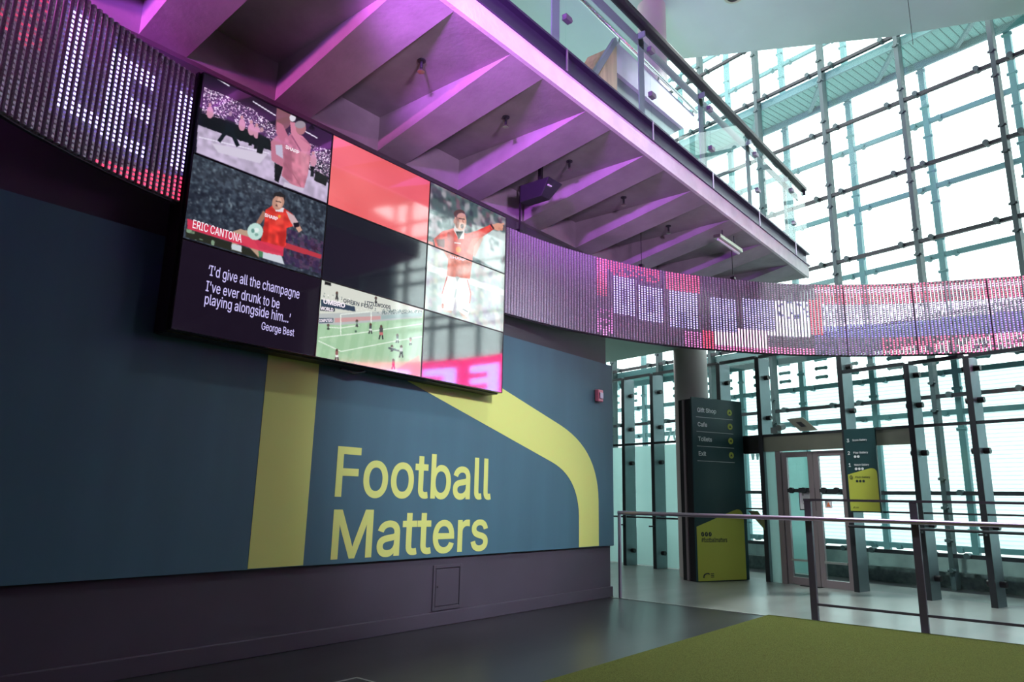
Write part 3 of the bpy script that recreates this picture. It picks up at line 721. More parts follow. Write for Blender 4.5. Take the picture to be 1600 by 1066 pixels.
# (1,2) pitch
k = lambda x, y: (480+x/4.44, 400+y/4.44)
P = Pic(1, 2, base=(0.66, 0.80, 0.66)); pl = lambda pts: [k(*p) for p in pts]
for i in range(9): P.poly(pl([(60+i*95, 380), (110+i*95, 380), (20+i*95, 860), (-40+i*95, 860)]), (0.60, 0.76, 0.60), 0.6, soft=3)
P.crowd(None, [(0.72, 0.84, 0.70)], 14, 0.6, 0.4)
P.poly(pl([(100, 160), (810, 365), (800, 430), (400, 440), (80, 400)]), (0.84, 0.85, 0.81), soft=1)
P.poly(pl([(80, 400), (240, 395), (440, 385), (800, 390), (800, 425), (220, 480), (75, 470)]), (0.72, 0.74, 0.74), soft=1)
P.crowd(pl([(520, 365), (800, 375), (800, 400), (520, 405)]), [(0.35, 0.42, 0.42), (0.55, 0.6, 0.6)], 3, 0.5)
P.crowd(pl([(100, 250), (500, 340), (520, 400), (90, 330)]), [(0.45, 0.5, 0.5), (0.95, 0.95, 0.93)], 5, 0.68)
P.poly(pl([(95, 300), (330, 350), (335, 385), (95, 345)]), (0.20, 0.26, 0.34)); P.poly(pl([(90, 345), (190, 358), (190, 385), (88, 378)]), (0.12, 0.16, 0.2))
P.poly(pl([(80, 430), (180, 430), (180, 462), (80, 468)]), (0.30, 0.36, 0.42)); P.poly(pl([(190, 430), (510, 415), (510, 440), (190, 462)]), (0.80, 0.62, 0.62)); P.poly(pl([(515, 410), (800, 392), (800, 415), (515, 440)]), (0.62, 0.70, 0.70))
for a, b in (((232, 405), (232, 548)), ((232, 405), (445, 385)), ((445, 385), (445, 470)), ((150, 495), (232, 500)), ((80, 570), (330, 540)), ((330, 540), (800, 470)), ((75, 590), (235, 665)), ((235, 665), (620, 590)), ((620, 590), (800, 560)), ((232, 500), (360, 480))): P.line(k(*a), k(*b), 1.3, (0.95, 0.98, 0.94))
for x, y, shirt, sh, hgt in ((205, 690, (0.55, 0.28, 0.26), (0.95, 0.95, 0.95), 95), (600, 755, (0.55, 0.12, 0.16), (0.6, 0.15, 0.15), 85), (440, 505, (0.18, 0.2, 0.22), (0.9, 0.9, 0.9), 85), (460, 1500, (0.75, 0.78, 0.78), (0.2, 0.2, 0.2), 75), (515, 530, (0.2, 0.2, 0.22), (0.78, 0.45, 0.45), 120), (628, 575, (0.25, 0.3, 0.3), (0.85, 0.88, 0.88), 70), (655, 665, (0.9, 0.92, 0.92), (0.15, 0.15, 0.17), 100), (720, 595, (0.75, 0.45, 0.42), (0.92, 0.92, 0.92), 60), (590, 645, (0.92, 0.93, 0.93), (0.2, 0.2, 0.2), 45), (345, 470, (0.5, 0.6, 0.55), (0.3, 0.35, 0.35), 55), (145, 495, (0.3, 0.33, 0.3), (0.25, 0.27, 0.27), 40), (205, 275, (0.12, 0.12, 0.13), (0.1, 0.1, 0.1), 60), (478, 305, (0.2, 0.2, 0.2), (0.15, 0.15, 0.15), 45)):
    q = hgt/125; shirt = tuple(.25*.62+.75*c_ for c_ in shirt)
    P.disc(*k(x, y-42*q), 2.0, 2.6, (0.35, 0.25, 0.22)); P.poly(pl([(x-14*q, y-34*q), (x+14*q, y-34*q), (x+12*q, y+4*q), (x-12*q, y+4*q)]), shirt)
    P.poly(pl([(x-13*q, y), (x+13*q, y), (x+13*q, y+22*q), (x-13*q, y+22*q)]), sh); P.line(k(x-8*q, y+20*q), k(x-16*q, y+52*q), 2, (0.18, 0.16, 0.18)); P.line(k(x+8*q, y+20*q), k(x+12*q, y+52*q), 2, (0.18, 0.16, 0.18))
P.line(k(565, 640), k(640, 660), 3, (0.25, 0.25, 0.28)); P.disc(*k(337, 524), 1.8, 1.8, (0.3, 0.4, 0.35))
P.poly(pl([(620, 790), (780, 690), (800, 860), (640, 820)]), (0.86, 0.55, 0.52), 0.75, soft=10)
P.poly(pl([(120, 172), (165, 182), (165, 204), (120, 195)]), (0.1, 0.1, 0.1))
d = display(1, 2, P)
screen_text(d, 'advert_text', 'UMBRO', k(112, 330), k(262, 362), 0.044, M['caption'], 0.03)
screen_text(d, 'advert_text', 'WORLD', k(92, 374), k(182, 386), 0.030, M['caption'], 0.03)
screen_text(d, 'advert_text', 'GREEN FLAG', k(250, 322), k(455, 372), 0.036, M['advert'], 0.02)
screen_text(d, 'advert_text', 'LITTLEWOODS', k(400, 338), k(578, 370), 0.036, M['advert'], 0.03)
screen_text(d, 'advert_text', 'COMPUTERS', k(84, 461), k(176, 457), 0.026, M['caption'], 0.02)

# (2,0)+(2,1) pointing man, one picture over two displays
def pointing(row):
    P = Pic(2, row, base=(0.30, 0.38, 0.38) if row == 0 else (0.72, 0.78, 0.76))
    k = lambda x, y: (480+x/4.265, 200+y/4.265); pl = lambda pts: [k(*p) for p in pts]
    if row == 0:
        P.crowd(None, [(0.12, 0.19, 0.21), (0.20, 0.22, 0.26), (0.50, 0.36, 0.42), (0.30, 0.42, 0.42), (0.72, 0.70, 0.72)], 17, 0.56, 0.75)
        P.crowd(pl([(1100, 640), (1330, 700), (1320, 980), (1090, 850)]), [(0.85, 0.9, 0.88), (0.8, 0.86, 0.85)], 22, 0.3, 0.9, 0)
        P.crowd(pl([(805, 560), (900, 600), (900, 760), (805, 720)]), [(0.85, 0.82, 0.84)], 18, 0.35, 0.8); P.blur(14)
    else:
        P.crowd(None, [(0.82, 0.86, 0.85), (0.62, 0.70, 0.70), (0.86, 0.80, 0.80), (0.66, 0.60, 0.70), (0.90, 0.92, 0.84)], 17, 0.55, 0.7)
        P.blur(14); P.poly(pl([(800, 900), (1320, 1080), (1320, 1120), (800, 950)]), (0.92, 0.94, 0.94), soft=3)
    P.poly(pl([(838, 745), (900, 690), (985, 665), (1060, 705), (1130, 685), (1230, 640), (1248, 672), (1150, 740), (1112, 790), (1100, 900), (1085, 1005), (930, 985), (940, 870), (905, 815), (850, 795)]), (0.85, 0.25, 0.20) if row == 0 else (0.84, 0.45, 0.38), grain=.3)
    if row == 0:
        P.poly(pl([(1100, 740), (1180, 720), (1120, 860), (1060, 830)]), (0.88, 0.55, 0.48), 0.7, soft=6)
        P.poly(pl([(860, 745), (915, 740), (915, 800), (870, 790)]), (0.45, 0.12, 0.12), soft=3)
        P.poly(pl([(985, 640), (1050, 670), (1045, 740), (1010, 740), (975, 680)]), (0.88, 0.84, 0.84)); P.poly(pl([(990, 690), (1040, 690), (1010, 745)]), (0.1, 0.1, 0.1))
        P.disc(*k(1022, 620), 9.5, 15, (0.86, 0.65, 0.57), -0.1); P.disc(*k(1015, 572), 9, 7, (0.34, 0.24, 0.22)); P.disc(*k(1028, 590), 7, 6, (0.80, 0.60, 0.52)); P.disc(*k(1033, 654), 2.4, 4, (0.34, 0.12, 0.12)); P.disc(*k(1000, 630), 3.2, 9, (0.62, 0.42, 0.37), soft=3); P.disc(*k(1035, 618), 3.5, 5, (0.90, 0.70, 0.62), soft=3); P.line(k(1010, 602), k(1050, 608), 1.5, (0.2, 0.12, 0.1)); P.disc(*k(985, 620), 2.5, 4, (0.72, 0.48, 0.42)); P.line(k(1035, 612), k(1042, 632), 1.6, (0.7, 0.46, 0.4))
        P.line(k(1230, 655), k(1268, 655), 7, (0.86, 0.62, 0.52)); P.disc(*k(1275, 658), 8, 6, (0.86, 0.62, 0.52)); P.line(k(1270, 650), k(1315, 637), 3.2, (0.86, 0.62, 0.52)); P.line(k(1275, 665), k(1305, 680), 3, (0.82, 0.56, 0.47)); P.line(k(1225, 640), k(1245, 672), 2.6, (0.25, 0.1, 0.12))
        P.poly(pl([(930, 700), (975, 690), (990, 830), (945, 860)]), (0.66, 0.15, 0.13), 0.55, soft=7); P.poly(pl([(1130, 700), (1215, 660), (1225, 680), (1140, 730)]), (0.93, 0.40, 0.34), 0.6, soft=4)
        P.disc(*k(1008, 812), 4, 5, (0.92, 0.55, 0.20)); P.line(k(980, 766), k(1025, 772), 2, (0.95, 0.9, 0.9))
        P.poly(pl([(805, 755), (850, 765), (840, 800), (805, 830)]), (0.80, 0.40, 0.36), soft=1); P.line(k(838, 745), k(848, 790), 2.2, (0.2, 0.1, 0.1))
    else:
        k5 = lambda x, y: (480+x/4.44, 400+y/4.44); p5 = lambda pts: [k5(*p) for p in pts]
        P.poly(p5([(1045, 370), (1110, 400), (1112, 440), (1085, 440)]), (0.85, 0.72, 0.66), soft=1); P.poly(p5([(935, 370), (1005, 375), (1000, 400), (950, 390)]), (0.85, 0.72, 0.66), soft=1)
        P.poly(p5([(972, 138), (1112, 162), (1135, 240), (1128, 380), (1115, 432), (1045, 378), (1028, 290), (1012, 384), (930, 375), (935, 260)]), (0.95, 0.96, 0.96), grain=.06)
        P.line(k5(972, 140), k5(936, 262), 1.6, (0.80, 0.32, 0.30)); P.line(k5(1112, 165), k5(1136, 262), 2, (0.80, 0.42, 0.40)); P.line(k5(1136, 262), k5(1128, 330), 2, (0.80, 0.42, 0.40)); P.disc(*k5(940, 348), 2, 4, (0.78, 0.40, 0.33)); P.poly(p5([(1030, 140), (1060, 145), (1040, 180)]), (0.72, 0.76, 0.76), soft=1)
        P.line(k5(1025, 290), k5(1035, 230), 2, (0.75, 0.80, 0.80), soft=1); P.line(k5(1080, 370), k5(1115, 390), 1.5, (0.4, 0.4, 0.42))
    return P
display(2, 0, pointing(0))
d = display(2, 1, pointing(1))
k = lambda x, y: (480+x/4.265, 200+y/4.265)
screen_text(d, 'shirt_text', 'SHARP', k(950, 868), k(1055, 890), 0.030, M['caption'], 0.02)

# ================================================================== LED RIBBON
RZ0, RZ1, NROW = 3.25, 4.275, 32
def spline(P, n=40):
    P = np.array(P, float); Q = np.vstack([2*P[0]-P[1], P, 2*P[-1]-P[-2]]); out = []
    for i in range(1, len(Q)-2):
        a, b, c, d = Q[i-1:i+3]
        for j in range(n):
            t = j/n; out.append(.5*((2*b)+(c-a)*t+(2*a-5*b+4*c-d)*t*t+(3*b-a-3*c+d)*t**3))
    out.append(P[-1]); out = np.array(out); s = np.r_[0, np.cumsum(np.linalg.norm(np.diff(out, axis=0), axis=1))]
    return s, out
LPATH = [(-.45, 3.0), (-.1, 3.6), (.35, 4.1), (.95, 4.52), (1.32, 4.70), (1.72, 4.85), (2.17, 4.96)]
RPATH = [(5.785, 5.06), (6.8, 4.93), (7.72, 4.66), (8.52, 4.3), (9.12, 3.9), (9.74, 3.43), (10.2, 2.95), (10.65, 2.33), (10.96, 1.73), (11.25, 1.0), (11.42, .5), (11.5, -.3), (11.42, -1.3), (11.15, -2.3), (10.7, -3.2), (10.0, -4.1)]
BLUE = np.array([0.7, 0.65, 2.6]); WHITE = np.array([1.25, 1.1, 2.5]); HOT = np.array([3.5, 3.0, 3.8]); RED = np.array([3.2, 0.10, 0.30]); PINK = np.array([3.4, 0.5, 1.3]); DIM = np.array([0.16, 0.06, 0.16])
def inr(s, v, s0, s1, v0, v1): return s0 <= s <= s1 and v0 <= v <= v1
def led_left(s, v, e):
    S = s-e                      # metres before the right-hand end of this run (negative)
    c = np.zeros(3)
    def L(a, b, lo, hi): return a <= S <= b and lo <= v <= hi
    if L(-0.99, -0.86, 0.24, 0.86) or L(-0.99, -0.68, 0.22, 0.31): c = WHITE*1.4
    elif L(-0.66, -0.52, 0.21, 0.80) or L(-0.66, -0.32, 0.70, 0.80) or L(-0.66, -0.34, 0.45, 0.55) or L(-0.66, -0.34, 0.20, 0.29): c = WHITE*1.4
    elif L(-0.125, 0.1, 0.22, 0.80): c = WHITE*1.5
    elif S > -0.75 and v < 0.20*(S+0.75)/0.75: c = RED*random.uniform(.35, 1.0)
    elif S < -1.15 and v > 0.45 and random.random() < 0.5: c = np.array([0.9, 0.02, 0.12])*random.uniform(.2, .9)
    elif L(-1.05, -0.62, 0.16, 0.92) or L(-0.72, -0.26, 0.14, 0.86) or L(-0.24, 0.1, 0.16, 0.86): c = np.array([0.10, 0.07, 0.34])*random.uniform(.3, 1.2)
    return c
def led_right(s, v, e):
    c = np.zeros(3); rr = random.random()
    # letters in blue white
    if inr(s, v, 1.92, 2.26, .30, .80) or inr(s, v, 2.32, 2.74, .27, .76) or inr(s, v, 2.84, 3.27, .24, .74):
        hollow = inr(s, v, 2.04, 2.16, .44, .66) or inr(s, v, 2.45, 2.6, .42, .62) or inr(s, v, 2.98, 3.08, .24, .46)
        c = WHITE*(0.55 if hollow else 1.15)
    elif inr(s, v, 3.45, 3.86, .25, .73) or inr(s, v, 3.98, 4.45, .30, .74):
        c = WHITE*(0.75+.4*rr)
    elif inr(s, v, 1.62, 1.80, .5, 1.0): c = (RED*.9+PINK*.5*rr)*min(1, (v-.4)*2.2)
    elif inr(s, v, 1.70, 2.7, .82, 1.0): c = RED*(.35+.6*rr)*(v > .93 or rr > .35)
    elif inr(s, v, 2.78, 3.30, .74, 1.0): c = (RED*.8+PINK*.3)*(.5+.5*rr)
    elif inr(s, v, 1.66, 1.92, 0, .36) and rr > .3: c = (PINK*.6+BLUE*.4)*(1-v*2)
    elif inr(s, v, 3.05, 3.30, 0, .22): c = (PINK*.7+BLUE*.3)*(.4+.6*rr)
    elif inr(s, v, 3.30, 3.52, 0, .26): c = RED*1.1
    elif inr(s, v, 3.5, 4.30, 0, .30): c = (HOT*.55+PINK*.4)*(v < .06+.3*(s-3.4) or v > .02) if v > .07 else PINK
    elif inr(s, v, 4.02, 5.0, .0, .10): c = PINK*.9
    elif inr(s, v, 4.25, 4.95, .26, .5): c = HOT*.75
    elif inr(s, v, 4.45, 4.95, .5, .76): c = HOT*.6*(rr > .25)+BLUE*.2
    elif inr(s, v, 4.96, 5.16, .28, .78): c = RED*.7
    elif 5.05 < s < 7.9 and v > .72:
        a = 1.0 if (5.1 < s < 6.7 or s > 7.1) else .35
        c = RED*a*(.25+.35*rr)+PINK*.25*a*(rr > .5)
        if .88 < v < .95: c = c+np.array([1.5, .7, 1.2])
    elif 5.0 < s < 7.9 and .42+.05*(s-5.4) < v <= .72: c = np.array([1.6, 1.3, 2.0])*(.5+rr*.8)
    elif 5.0 < s < 7.9 and .24 < v <= .42+.05*(s-5.4): c = BLUE*(.35+.55*rr)
    elif 5.9 < s < 7.9 and v <= .24: c = (RED*.45+PINK*.35)*(rr > .3)*(1.0 if s < 7 else 1.5)
    elif 5.0 < s <= 5.9 and v <= .24: c = DIM*2*(rr > .3)+BLUE*.12
    elif s >= 7.9:
        c = np.array([36.0, 0.2, 6.5])
        f = (s-8.35) % 1.25
        if s > 8.3 and .16 < v < .80 and (f < .32 or (f < .85 and (v > .66 or .4 < v < .52 or v < .27))): c = np.array([15.0, 12.0, 38.0])
    elif 1.1 < s < 1.66: c = DIM*(rr > .45)*(s-1.0)*2
    elif s > 1.62: c = DIM*(.3+rr)
    return np.maximum(c, 0)
def ribbon(name, path, label, fn, side, seam, parity):
    s, o = spline(path); L = s[-1]; pitch = 0.0455
    r = thing(name, (o[len(o)//2][0], o[len(o)//2][1], RZ0), label, 'LED screen', 'LED ribbon screens')
    n = int(L/pitch); per = 20
    for m0 in range(0, n, per):
        tb = MB(); dt = MB(); cols = []; idx = range(m0, min(n, m0+per))
        for i in idx:
            S = (i+.5)*pitch+(L-n*pitch if parity else 0)
            x = np.interp(S, s, o[:, 0]); y = np.interp(S, s, o[:, 1]); x2 = np.interp(S+.01, s, o[:, 0]); y2 = np.interp(S+.01, s, o[:, 1])
            if S+.01 > L: x2, y2 = 2*x-np.interp(S-.01, s, o[:, 0]), 2*y-np.interp(S-.01, s, o[:, 1])
            tx = np.array([x2-x, y2-y, 0]); tx /= np.linalg.norm(tx); nm = np.array([tx[1], -tx[0], 0])*side
            c = np.array([x, y, 0]); w = 0.0145 if parity else 0.0175
            sec = [(-w, -.012), (w, -.012), (w, .008), (w*.6, .016), (-w*.6, .016), (-w, .008)]
            a = [c+tx*p+nm*q+np.array([0, 0, RZ0]) for p, q in sec]; b = [p+np.array([0, 0, RZ1-RZ0]) for p in a]
            tb.add(a+b, [tuple(range(5, -1, -1)), tuple(range(6, 12))]+[(j, (j+1) % 6, 6+(j+1) % 6, 6+j) for j in range(6)])
            h = (RZ1-RZ0)/NROW; off = .5*(i % 2)*.9
            for q in range(NROW):
                v = (q+.5)/NROW; z = RZ0+h*(q+.28+off*.5); e = fn(S, v, L)
                p = c+nm*.016; hh = .0145 if min(e) > 1.55 and not parity else .008
                dt.add([p-tx*.0085+(0, 0, z-hh), p+tx*.0085+(0, 0, z-hh), p+tx*.0085+(0, 0, z+hh), p-tx*.0085+(0, 0, z+hh), p+nm*.007+(0, 0, z)], [(0, 1, 4), (1, 2, 4), (2, 3, 4), (3, 0, 4)])
                cols += [e]*5
        q0 = (m0)*pitch+(L-n*pitch if parity else 0); fx = np.interp(q0, s, o[:, 0]); fy = np.interp(q0, s, o[:, 1]); gx = np.interp(q0+.02, s, o[:, 0])-fx; gy = np.interp(q0+.02, s, o[:, 1])-fy
        tq = np.array([gx, gy, 0]); tq /= np.linalg.norm(tq); nq = np.array([tq[1], -tq[0], 0])*side; c0_ = np.array([fx, fy, RZ0])
        fpost = MB(); A = [c0_-tq*.02-nq*.03, c0_+tq*.02-nq*.03, c0_+tq*.02-nq*.013, c0_-tq*.02-nq*.013]; fpost.hexa(A, [p+np.array([0, 0, RZ1-RZ0]) for p in A])
        pm = link('led_module', tb, M['tube'], r)
        link('frame_post', fpost, M['black'], pm)
        link('led_dots', dt, M['led'], pm, colors=np.array(cols))['kind'] = 'stuff'
    for z, nme in ((RZ0-.012, 'bottom_rail'), (RZ1-.022, 'top_rail')):
        rl = MB()
        for i in range(0, len(o)-1, 5):
            j = min(len(o)-1, i+5); p, q = o[i], o[j]; t = np.array([q[0]-p[0], q[1]-p[1], 0]); t /= np.linalg.norm(t); nn = np.array([t[1], -t[0], 0])*side
            A = [np.array([p[0], p[1], z])-nn*.04, np.array([q[0], q[1], z])-nn*.04, np.array([q[0], q[1], z])-nn*.0125, np.array([p[0], p[1], z])-nn*.0125]
            rl.hexa(A, [a+(0, 0, .03) for a in A])
        link(nme, rl, M['dark_steel'], r)
ribbon('led_ribbon', LPATH, 'curved LED ribbon of dark tubes showing white letters, left of video wall', led_left, 1, 0, True)
ribbon('led_ribbon', RPATH, 'long curved LED ribbon sweeping from video wall across the glass entrance', led_right, 1, 0, False)
sR, oR = spline(RPATH)
for S, lab in ((0.36, 'black hanger rod holding LED ribbon right beside video wall'), (2.4, 'thin hanger rod above the red lit top of LED ribbon'), (3.85, 'thin hanger rod above LED ribbon near the tube light')):
    x = np.interp(S, sR, oR[:, 0]); y = np.interp(S, sR, oR[:, 1])
    hr = thing('hanger_rod', (x, y, RZ1), lab, 'hanger', 'ribbon hanger rods')
    link('rod', MB().tube((x, y, RZ1+.03), (x, y, ZS), 0.012 if S < 1 else 0.005, 10), M['black'], hr)
    link('clamp', MB().box(x-.035, y-.03, RZ1-.004, x+.035, y+.03, RZ1+.035), M['black'], hr, bevel=.005)

# ================================================================== UNDER THE SLAB
def sprinkler(loc, label):
    s = thing('sprinkler', loc, label, 'sprinkler', 'sprinkler heads under the gallery')
    x, y, z = loc
    link('pipe', MB().lathe((x, y, z), [(.035, 0), (.035, -.012), (.012, -.014), (.012, -.075)], 14), M['dark_steel'], s)
    link('deflector', MB().lathe((x, y, z), [(.004, -.075), (.03, -.105), (.032, -.112), (.004, -.114)], 14), M['steel'], s)
    return s
sp = sprinkler((3.67, 4.12, ZS), 'sprinkler head in the coffer nearest, above the top middle display')
for x, y, lab in ((4.82, 4.14, 'sprinkler head in the second coffer, above the pointing man display'), (5.96, 4.18, 'sprinkler head in the third coffer, beside the hanging loudspeaker'), (7.15, 4.2, 'sprinkler head in the fourth coffer, above the start of the LED ribbon'), (8.32, 4.2, 'sprinkler head in the fifth coffer, before the tube light')):
    copy_tree(sp, (x, y, ZS), lab)
ls = thing('loudspeaker', (5.85, 4.45, ZS), 'dark blue black loudspeaker hung in a coffer above the video wall corner', 'loudspeaker')
b = MB()
for (x0, y0, x1, y1, z) in ((5.69, 4.36, 5.84, 4.66, 4.40), (5.69, 4.26, 5.95, 4.66, 4.60)):
    b.v += [(x0, y0, z), (x1, y0, z), (x1, y1, z), (x0, y1, z)]
b.f = [(3, 2, 1, 0), (4, 5, 6, 7), (0, 1, 5, 4), (1, 2, 6, 5), (2, 3, 7, 6), (3, 0, 4, 7)]
link('cabinet', b, M['blue_box'], ls, bevel=.01)
link('badge', MB().box(5.72, 4.285, 4.515, 5.78, 4.315, 4.527), M['white_print'], ls)
link('bracket', MB().box(5.77, 4.43, 4.60, 5.81, 4.47, ZS), M['black_metal'], ls)
tl = thing('tube_light', (8.95, 3.65, 4.7), 'grey tube light fitting hung below slab edge above the LED ribbon', 'light')
link('body', MB().box(8.62, 3.60, 4.66, 9.38, 3.70, 4.71), M['steel'], tl, bevel=.006)
link('tube', MB().tube((8.65, 3.65, 4.645), (9.35, 3.65, 4.645), .016, 12), M['white_print'], tl)
for x in (8.8, 9.2): link('hanger', MB().tube((x, 3.65, 4.71), (x, 3.65, ZS), .006), M['dark_steel'], tl)

# ================================================================== GALLERY BALUSTRADE
gb = thing('glass_balustrade', (6, 3.42, 5.06), 'clear glass balustrade with dark handrail along the gallery edge', 'balustrade')
ch = MB(); ch.box(-4.4, 3.40, 5.06, 11.78, 3.46, 5.085); ch.box(-4.4, 3.395, 5.262, 11.78, 3.47, 5.285); ch.box(-4.4, 3.455, 5.085, 11.78, 3.47, 5.262)
link('edge_channel', ch, M['channel'], gb)
PXS = [-2.95, -1.4, 0.15, 1.70, 3.25, 4.80, 6.43, 7.98, 9.54, 11.08]
for x in PXS:
    po = MB().box(x-.012, 3.392, 5.06, x+.012, 3.40, 5.285); link('joint_plate', po, M['rail'], gb)
    st = MB().box(x-.10, 3.50, 5.2, x+.02, 3.512, 6.37); st.box(x-.10, 3.42, 6.30, x-.08, 3.512, 6.37); link('stanchion', st, M['grey_panel'], gb)
    for z in (5.60, 6.16):
        link('clamp', MB().prism([(x-.06+.02, 3.375, z), (x-.045, 3.375, z+.028), (x+.045, 3.375, z+.028), (x+.06, 3.375, z), (x+.045, 3.375, z-.028), (x-.045, 3.375, z-.028)], (0, .05, 0)), M['post'], gb)
xs = PXS+[11.76]
for a, b_ in zip(xs[:-1], xs[1:]):
    link('glass_pane', MB().box(a+.006, 3.408, 5.285, b_-.006, 3.42, 6.39), M['balu'], gb)
link('handrail', MB().box(-4.4, 3.36, 6.39, 11.76, 3.475, 6.45), M['black_metal'], gb, bevel=.006)
link('handrail_tip', MB().box(11.745, 3.385, 6.32, 11.76, 3.455, 6.39), M['dark_steel'], gb)
link('top_rail', MB().box(-4.4, 3.50, 6.22, 11.7, 3.515, 6.34), M['grey_panel'], gb)

# stair landing seen through the balustrade
sl = thing('stair_landing', (8.0, 4.0, 6.3), 'raised stair landing with lilac side and oak end behind the balustrade', 'landing')
link('side_panel', MB().prism([(6.64, 4.0, 6.68), (8.85, 4.0, 6.68), (8.48, 4.0, 6.31), (6.68, 4.0, 6.26)], (0, .05, 0)), M['lilac'], sl)
link('underside', MB().prism([(6.68, 4.05, 6.26), (8.48, 4.05, 6.31), (8.04, 4.05, 6.0), (6.68, 4.05, 5.81)], (0, .3, 0)), M['grey_panel'], sl)
link('oak_end', MB().prism([(6.63, 3.98, 6.59), (6.66, 3.98, 6.59), (6.66, 3.98, 5.85), (6.17, 3.98, 5.85)], (0, .4, 0)), M['wood'], sl)
link('string', MB().prism([(6.61, 3.96, 6.68), (6.66, 3.96, 6.63), (6.13, 3.96, 5.85), (6.05, 3.96, 5.85)], (0, .05, 0)), M['grey_panel'], sl)
link('handrail', MB().tube((5.74, 3.98, 6.78), (8.87, 3.98, 6.73), .024), M['chrome'], sl)
for x in (6.74, 7.74, 8.78): link('rail_bracket', MB().tube((x, 4.0, 6.68), (x, 3.98, 6.76), .010), M['chrome'], sl)
dl = thing('downlight', (9.31, 3.51, 8.7), 'round recessed downlight in the pale upper soffit', 'light')
# high soffit fittings
link('ring', MB().lathe((9.31, 3.51, 8.7), [(.14, 0.0), (.14, -.012), (.10, -.014), (.095, 0.0)], 24), M['steel'], dl)
link('lens', MB().lathe((9.31, 3.51, 8.7), [(.094, 0.0), (.094, -.006)], 24), M['black'], dl)

copy_tree(sp, (10.25, 1.98, 8.7), 'sprinkler head in the pale upper soffit, near the glass wall')
wr = MB().tube((10.63, 1.43, 8.7), (10.63, 1.43, 7.72), .004, 6)
tag(link('hanging_wire', wr, M['black'], origin=(10.63, 1.43, 8.7)), 'thin dark wire hanging from the upper soffit before the glass', 'wire')
# ================================================================== SIGNS
# totem: front face runs from FL to FR
FL = np.array([10.80, 5.13, 0]); FR = np.array([11.78, 4.69, 0]); ux = (FR-FL)/np.linalg.norm(FR-FL); W_ = np.linalg.norm(FR-FL); nv = np.array([ux[1], -ux[0], 0])
def T(u, d, z): return tuple(FL+ux*u+nv*d+np.array([0, 0, z]))
HT = 2.90
to = thing('totem_sign', T(W_/2, -.2, 0), 'tall dark green wayfinding totem with lime base beside the column', 'sign')
link('body', MB().obox(T, 0.02, -0.36, 0, W_-0.02, -0.03, HT-.02), M['black_metal'], to, bevel=.004)
link('side_board', MB().obox(T, -0.005, -0.24, 0.0, 0.02, -0.19, HT-.02), M['door_steel'], to)
link('face', MB().obox(T, 0, -0.03, 0.01, W_, 0.0, HT), M['sign_green'], to, bevel=.003)
lp = [(0.015, 0.02), (W_*.935, 0.02), (W_*.935, 0.93)]+bez((W_*.935, .93), (W_*.935, 1.13), (W_*.80, 1.115), 10)[1:]+[(W_*.72, 1.09), (0.015, 0.84)]
link('lime_panel', MB().prism([T(a, .001, z) for a, z in lp], tuple(nv*.003)), M['sign_lime'], to)
for i, (word, arrow) in enumerate((('Gift Shop', 0), ('Cafe', 0), ('Toilets', 1), ('Exit', 0))):
    z = 2.66-i*.236
    mb = MB(); letters(mb, word, T(.11, .003, z-(.02 if i == 0 else 0)), ux, EZ, None, .095 if i == 0 else .075, .02); link('lettering', mb, M['white_print'], to)
    link('rule', MB().obox(T, .08, .001, z-.085, .865, .003, z-.078), M['white_print'], to)
    dm = MB().prism([T(.80+.052*math.cos(a), .001, z+.035+.052*math.sin(a)) for a in np.arange(24)*math.pi/12], tuple(nv*.003)); dd = link('arrow_disc', dm, M['sign_lime'], to)
    tri = [(-.024, -.018), (.024, -.018), (0, .026)] if not arrow else [(.018, -.024), (.018, .024), (-.026, 0)]
    link('arrow', MB().prism([T(.80+a, .0045, z+.035+b_) for a, b_ in tri], tuple(nv*.001)), M['dark_print'], dd)
mb = MB(); letters(mb, '#footballmatters', T(.10, .005, .60), ux, EZ, .53, .075, .015); link('lettering', mb, M['dark_print'], to)
for i in range(3):
    c = .13+i*.075; dd = link('social_icon', MB().prism([T(c+.032*math.cos(a), .0045, .725+.036*math.sin(a)) for a in np.arange(20)*math.pi/10], tuple(nv*.001)), M['dark_print'], to)
    link('icon_mark', MB().prism([T(c-.012, .006, .71), T(c-.004, .006, .71), T(c+.014, .006, .745), T(c+.006, .006, .745)], tuple(nv*.001)), M['sign_lime'], dd)
lg = MB()
ap_ = [(.11, .065)]+bez((.115, .10), (.13, .14), (.22, .14), 8)+[(.245, .125)]; an = [(.135, .065)]+bez((.135, .09), (.15, .122), (.215, .122), 8)+[(.232, .108)]
for i in range(len(ap_)-1): lg.prism([T(ap_[i][0], .0045, ap_[i][1]), T(ap_[i+1][0], .0045, ap_[i+1][1]), T(an[i+1][0], .0045, an[i+1][1]), T(an[i][0], .0045, an[i][1])], tuple(nv*.001))
for j in range(3): lg.obox(T, .265, .0045, .07+j*.025, .33, .0055, .08+j*.025)
link('logo', lg, M['dark_print'], to)
cl_ = MB()
for a in (.22, .30, .42): cl_.obox(T, a*1.4, -.2, HT, a*1.4+.07, -.12, HT+.025)
link('top_bracket', cl_, M['black_metal'], to)

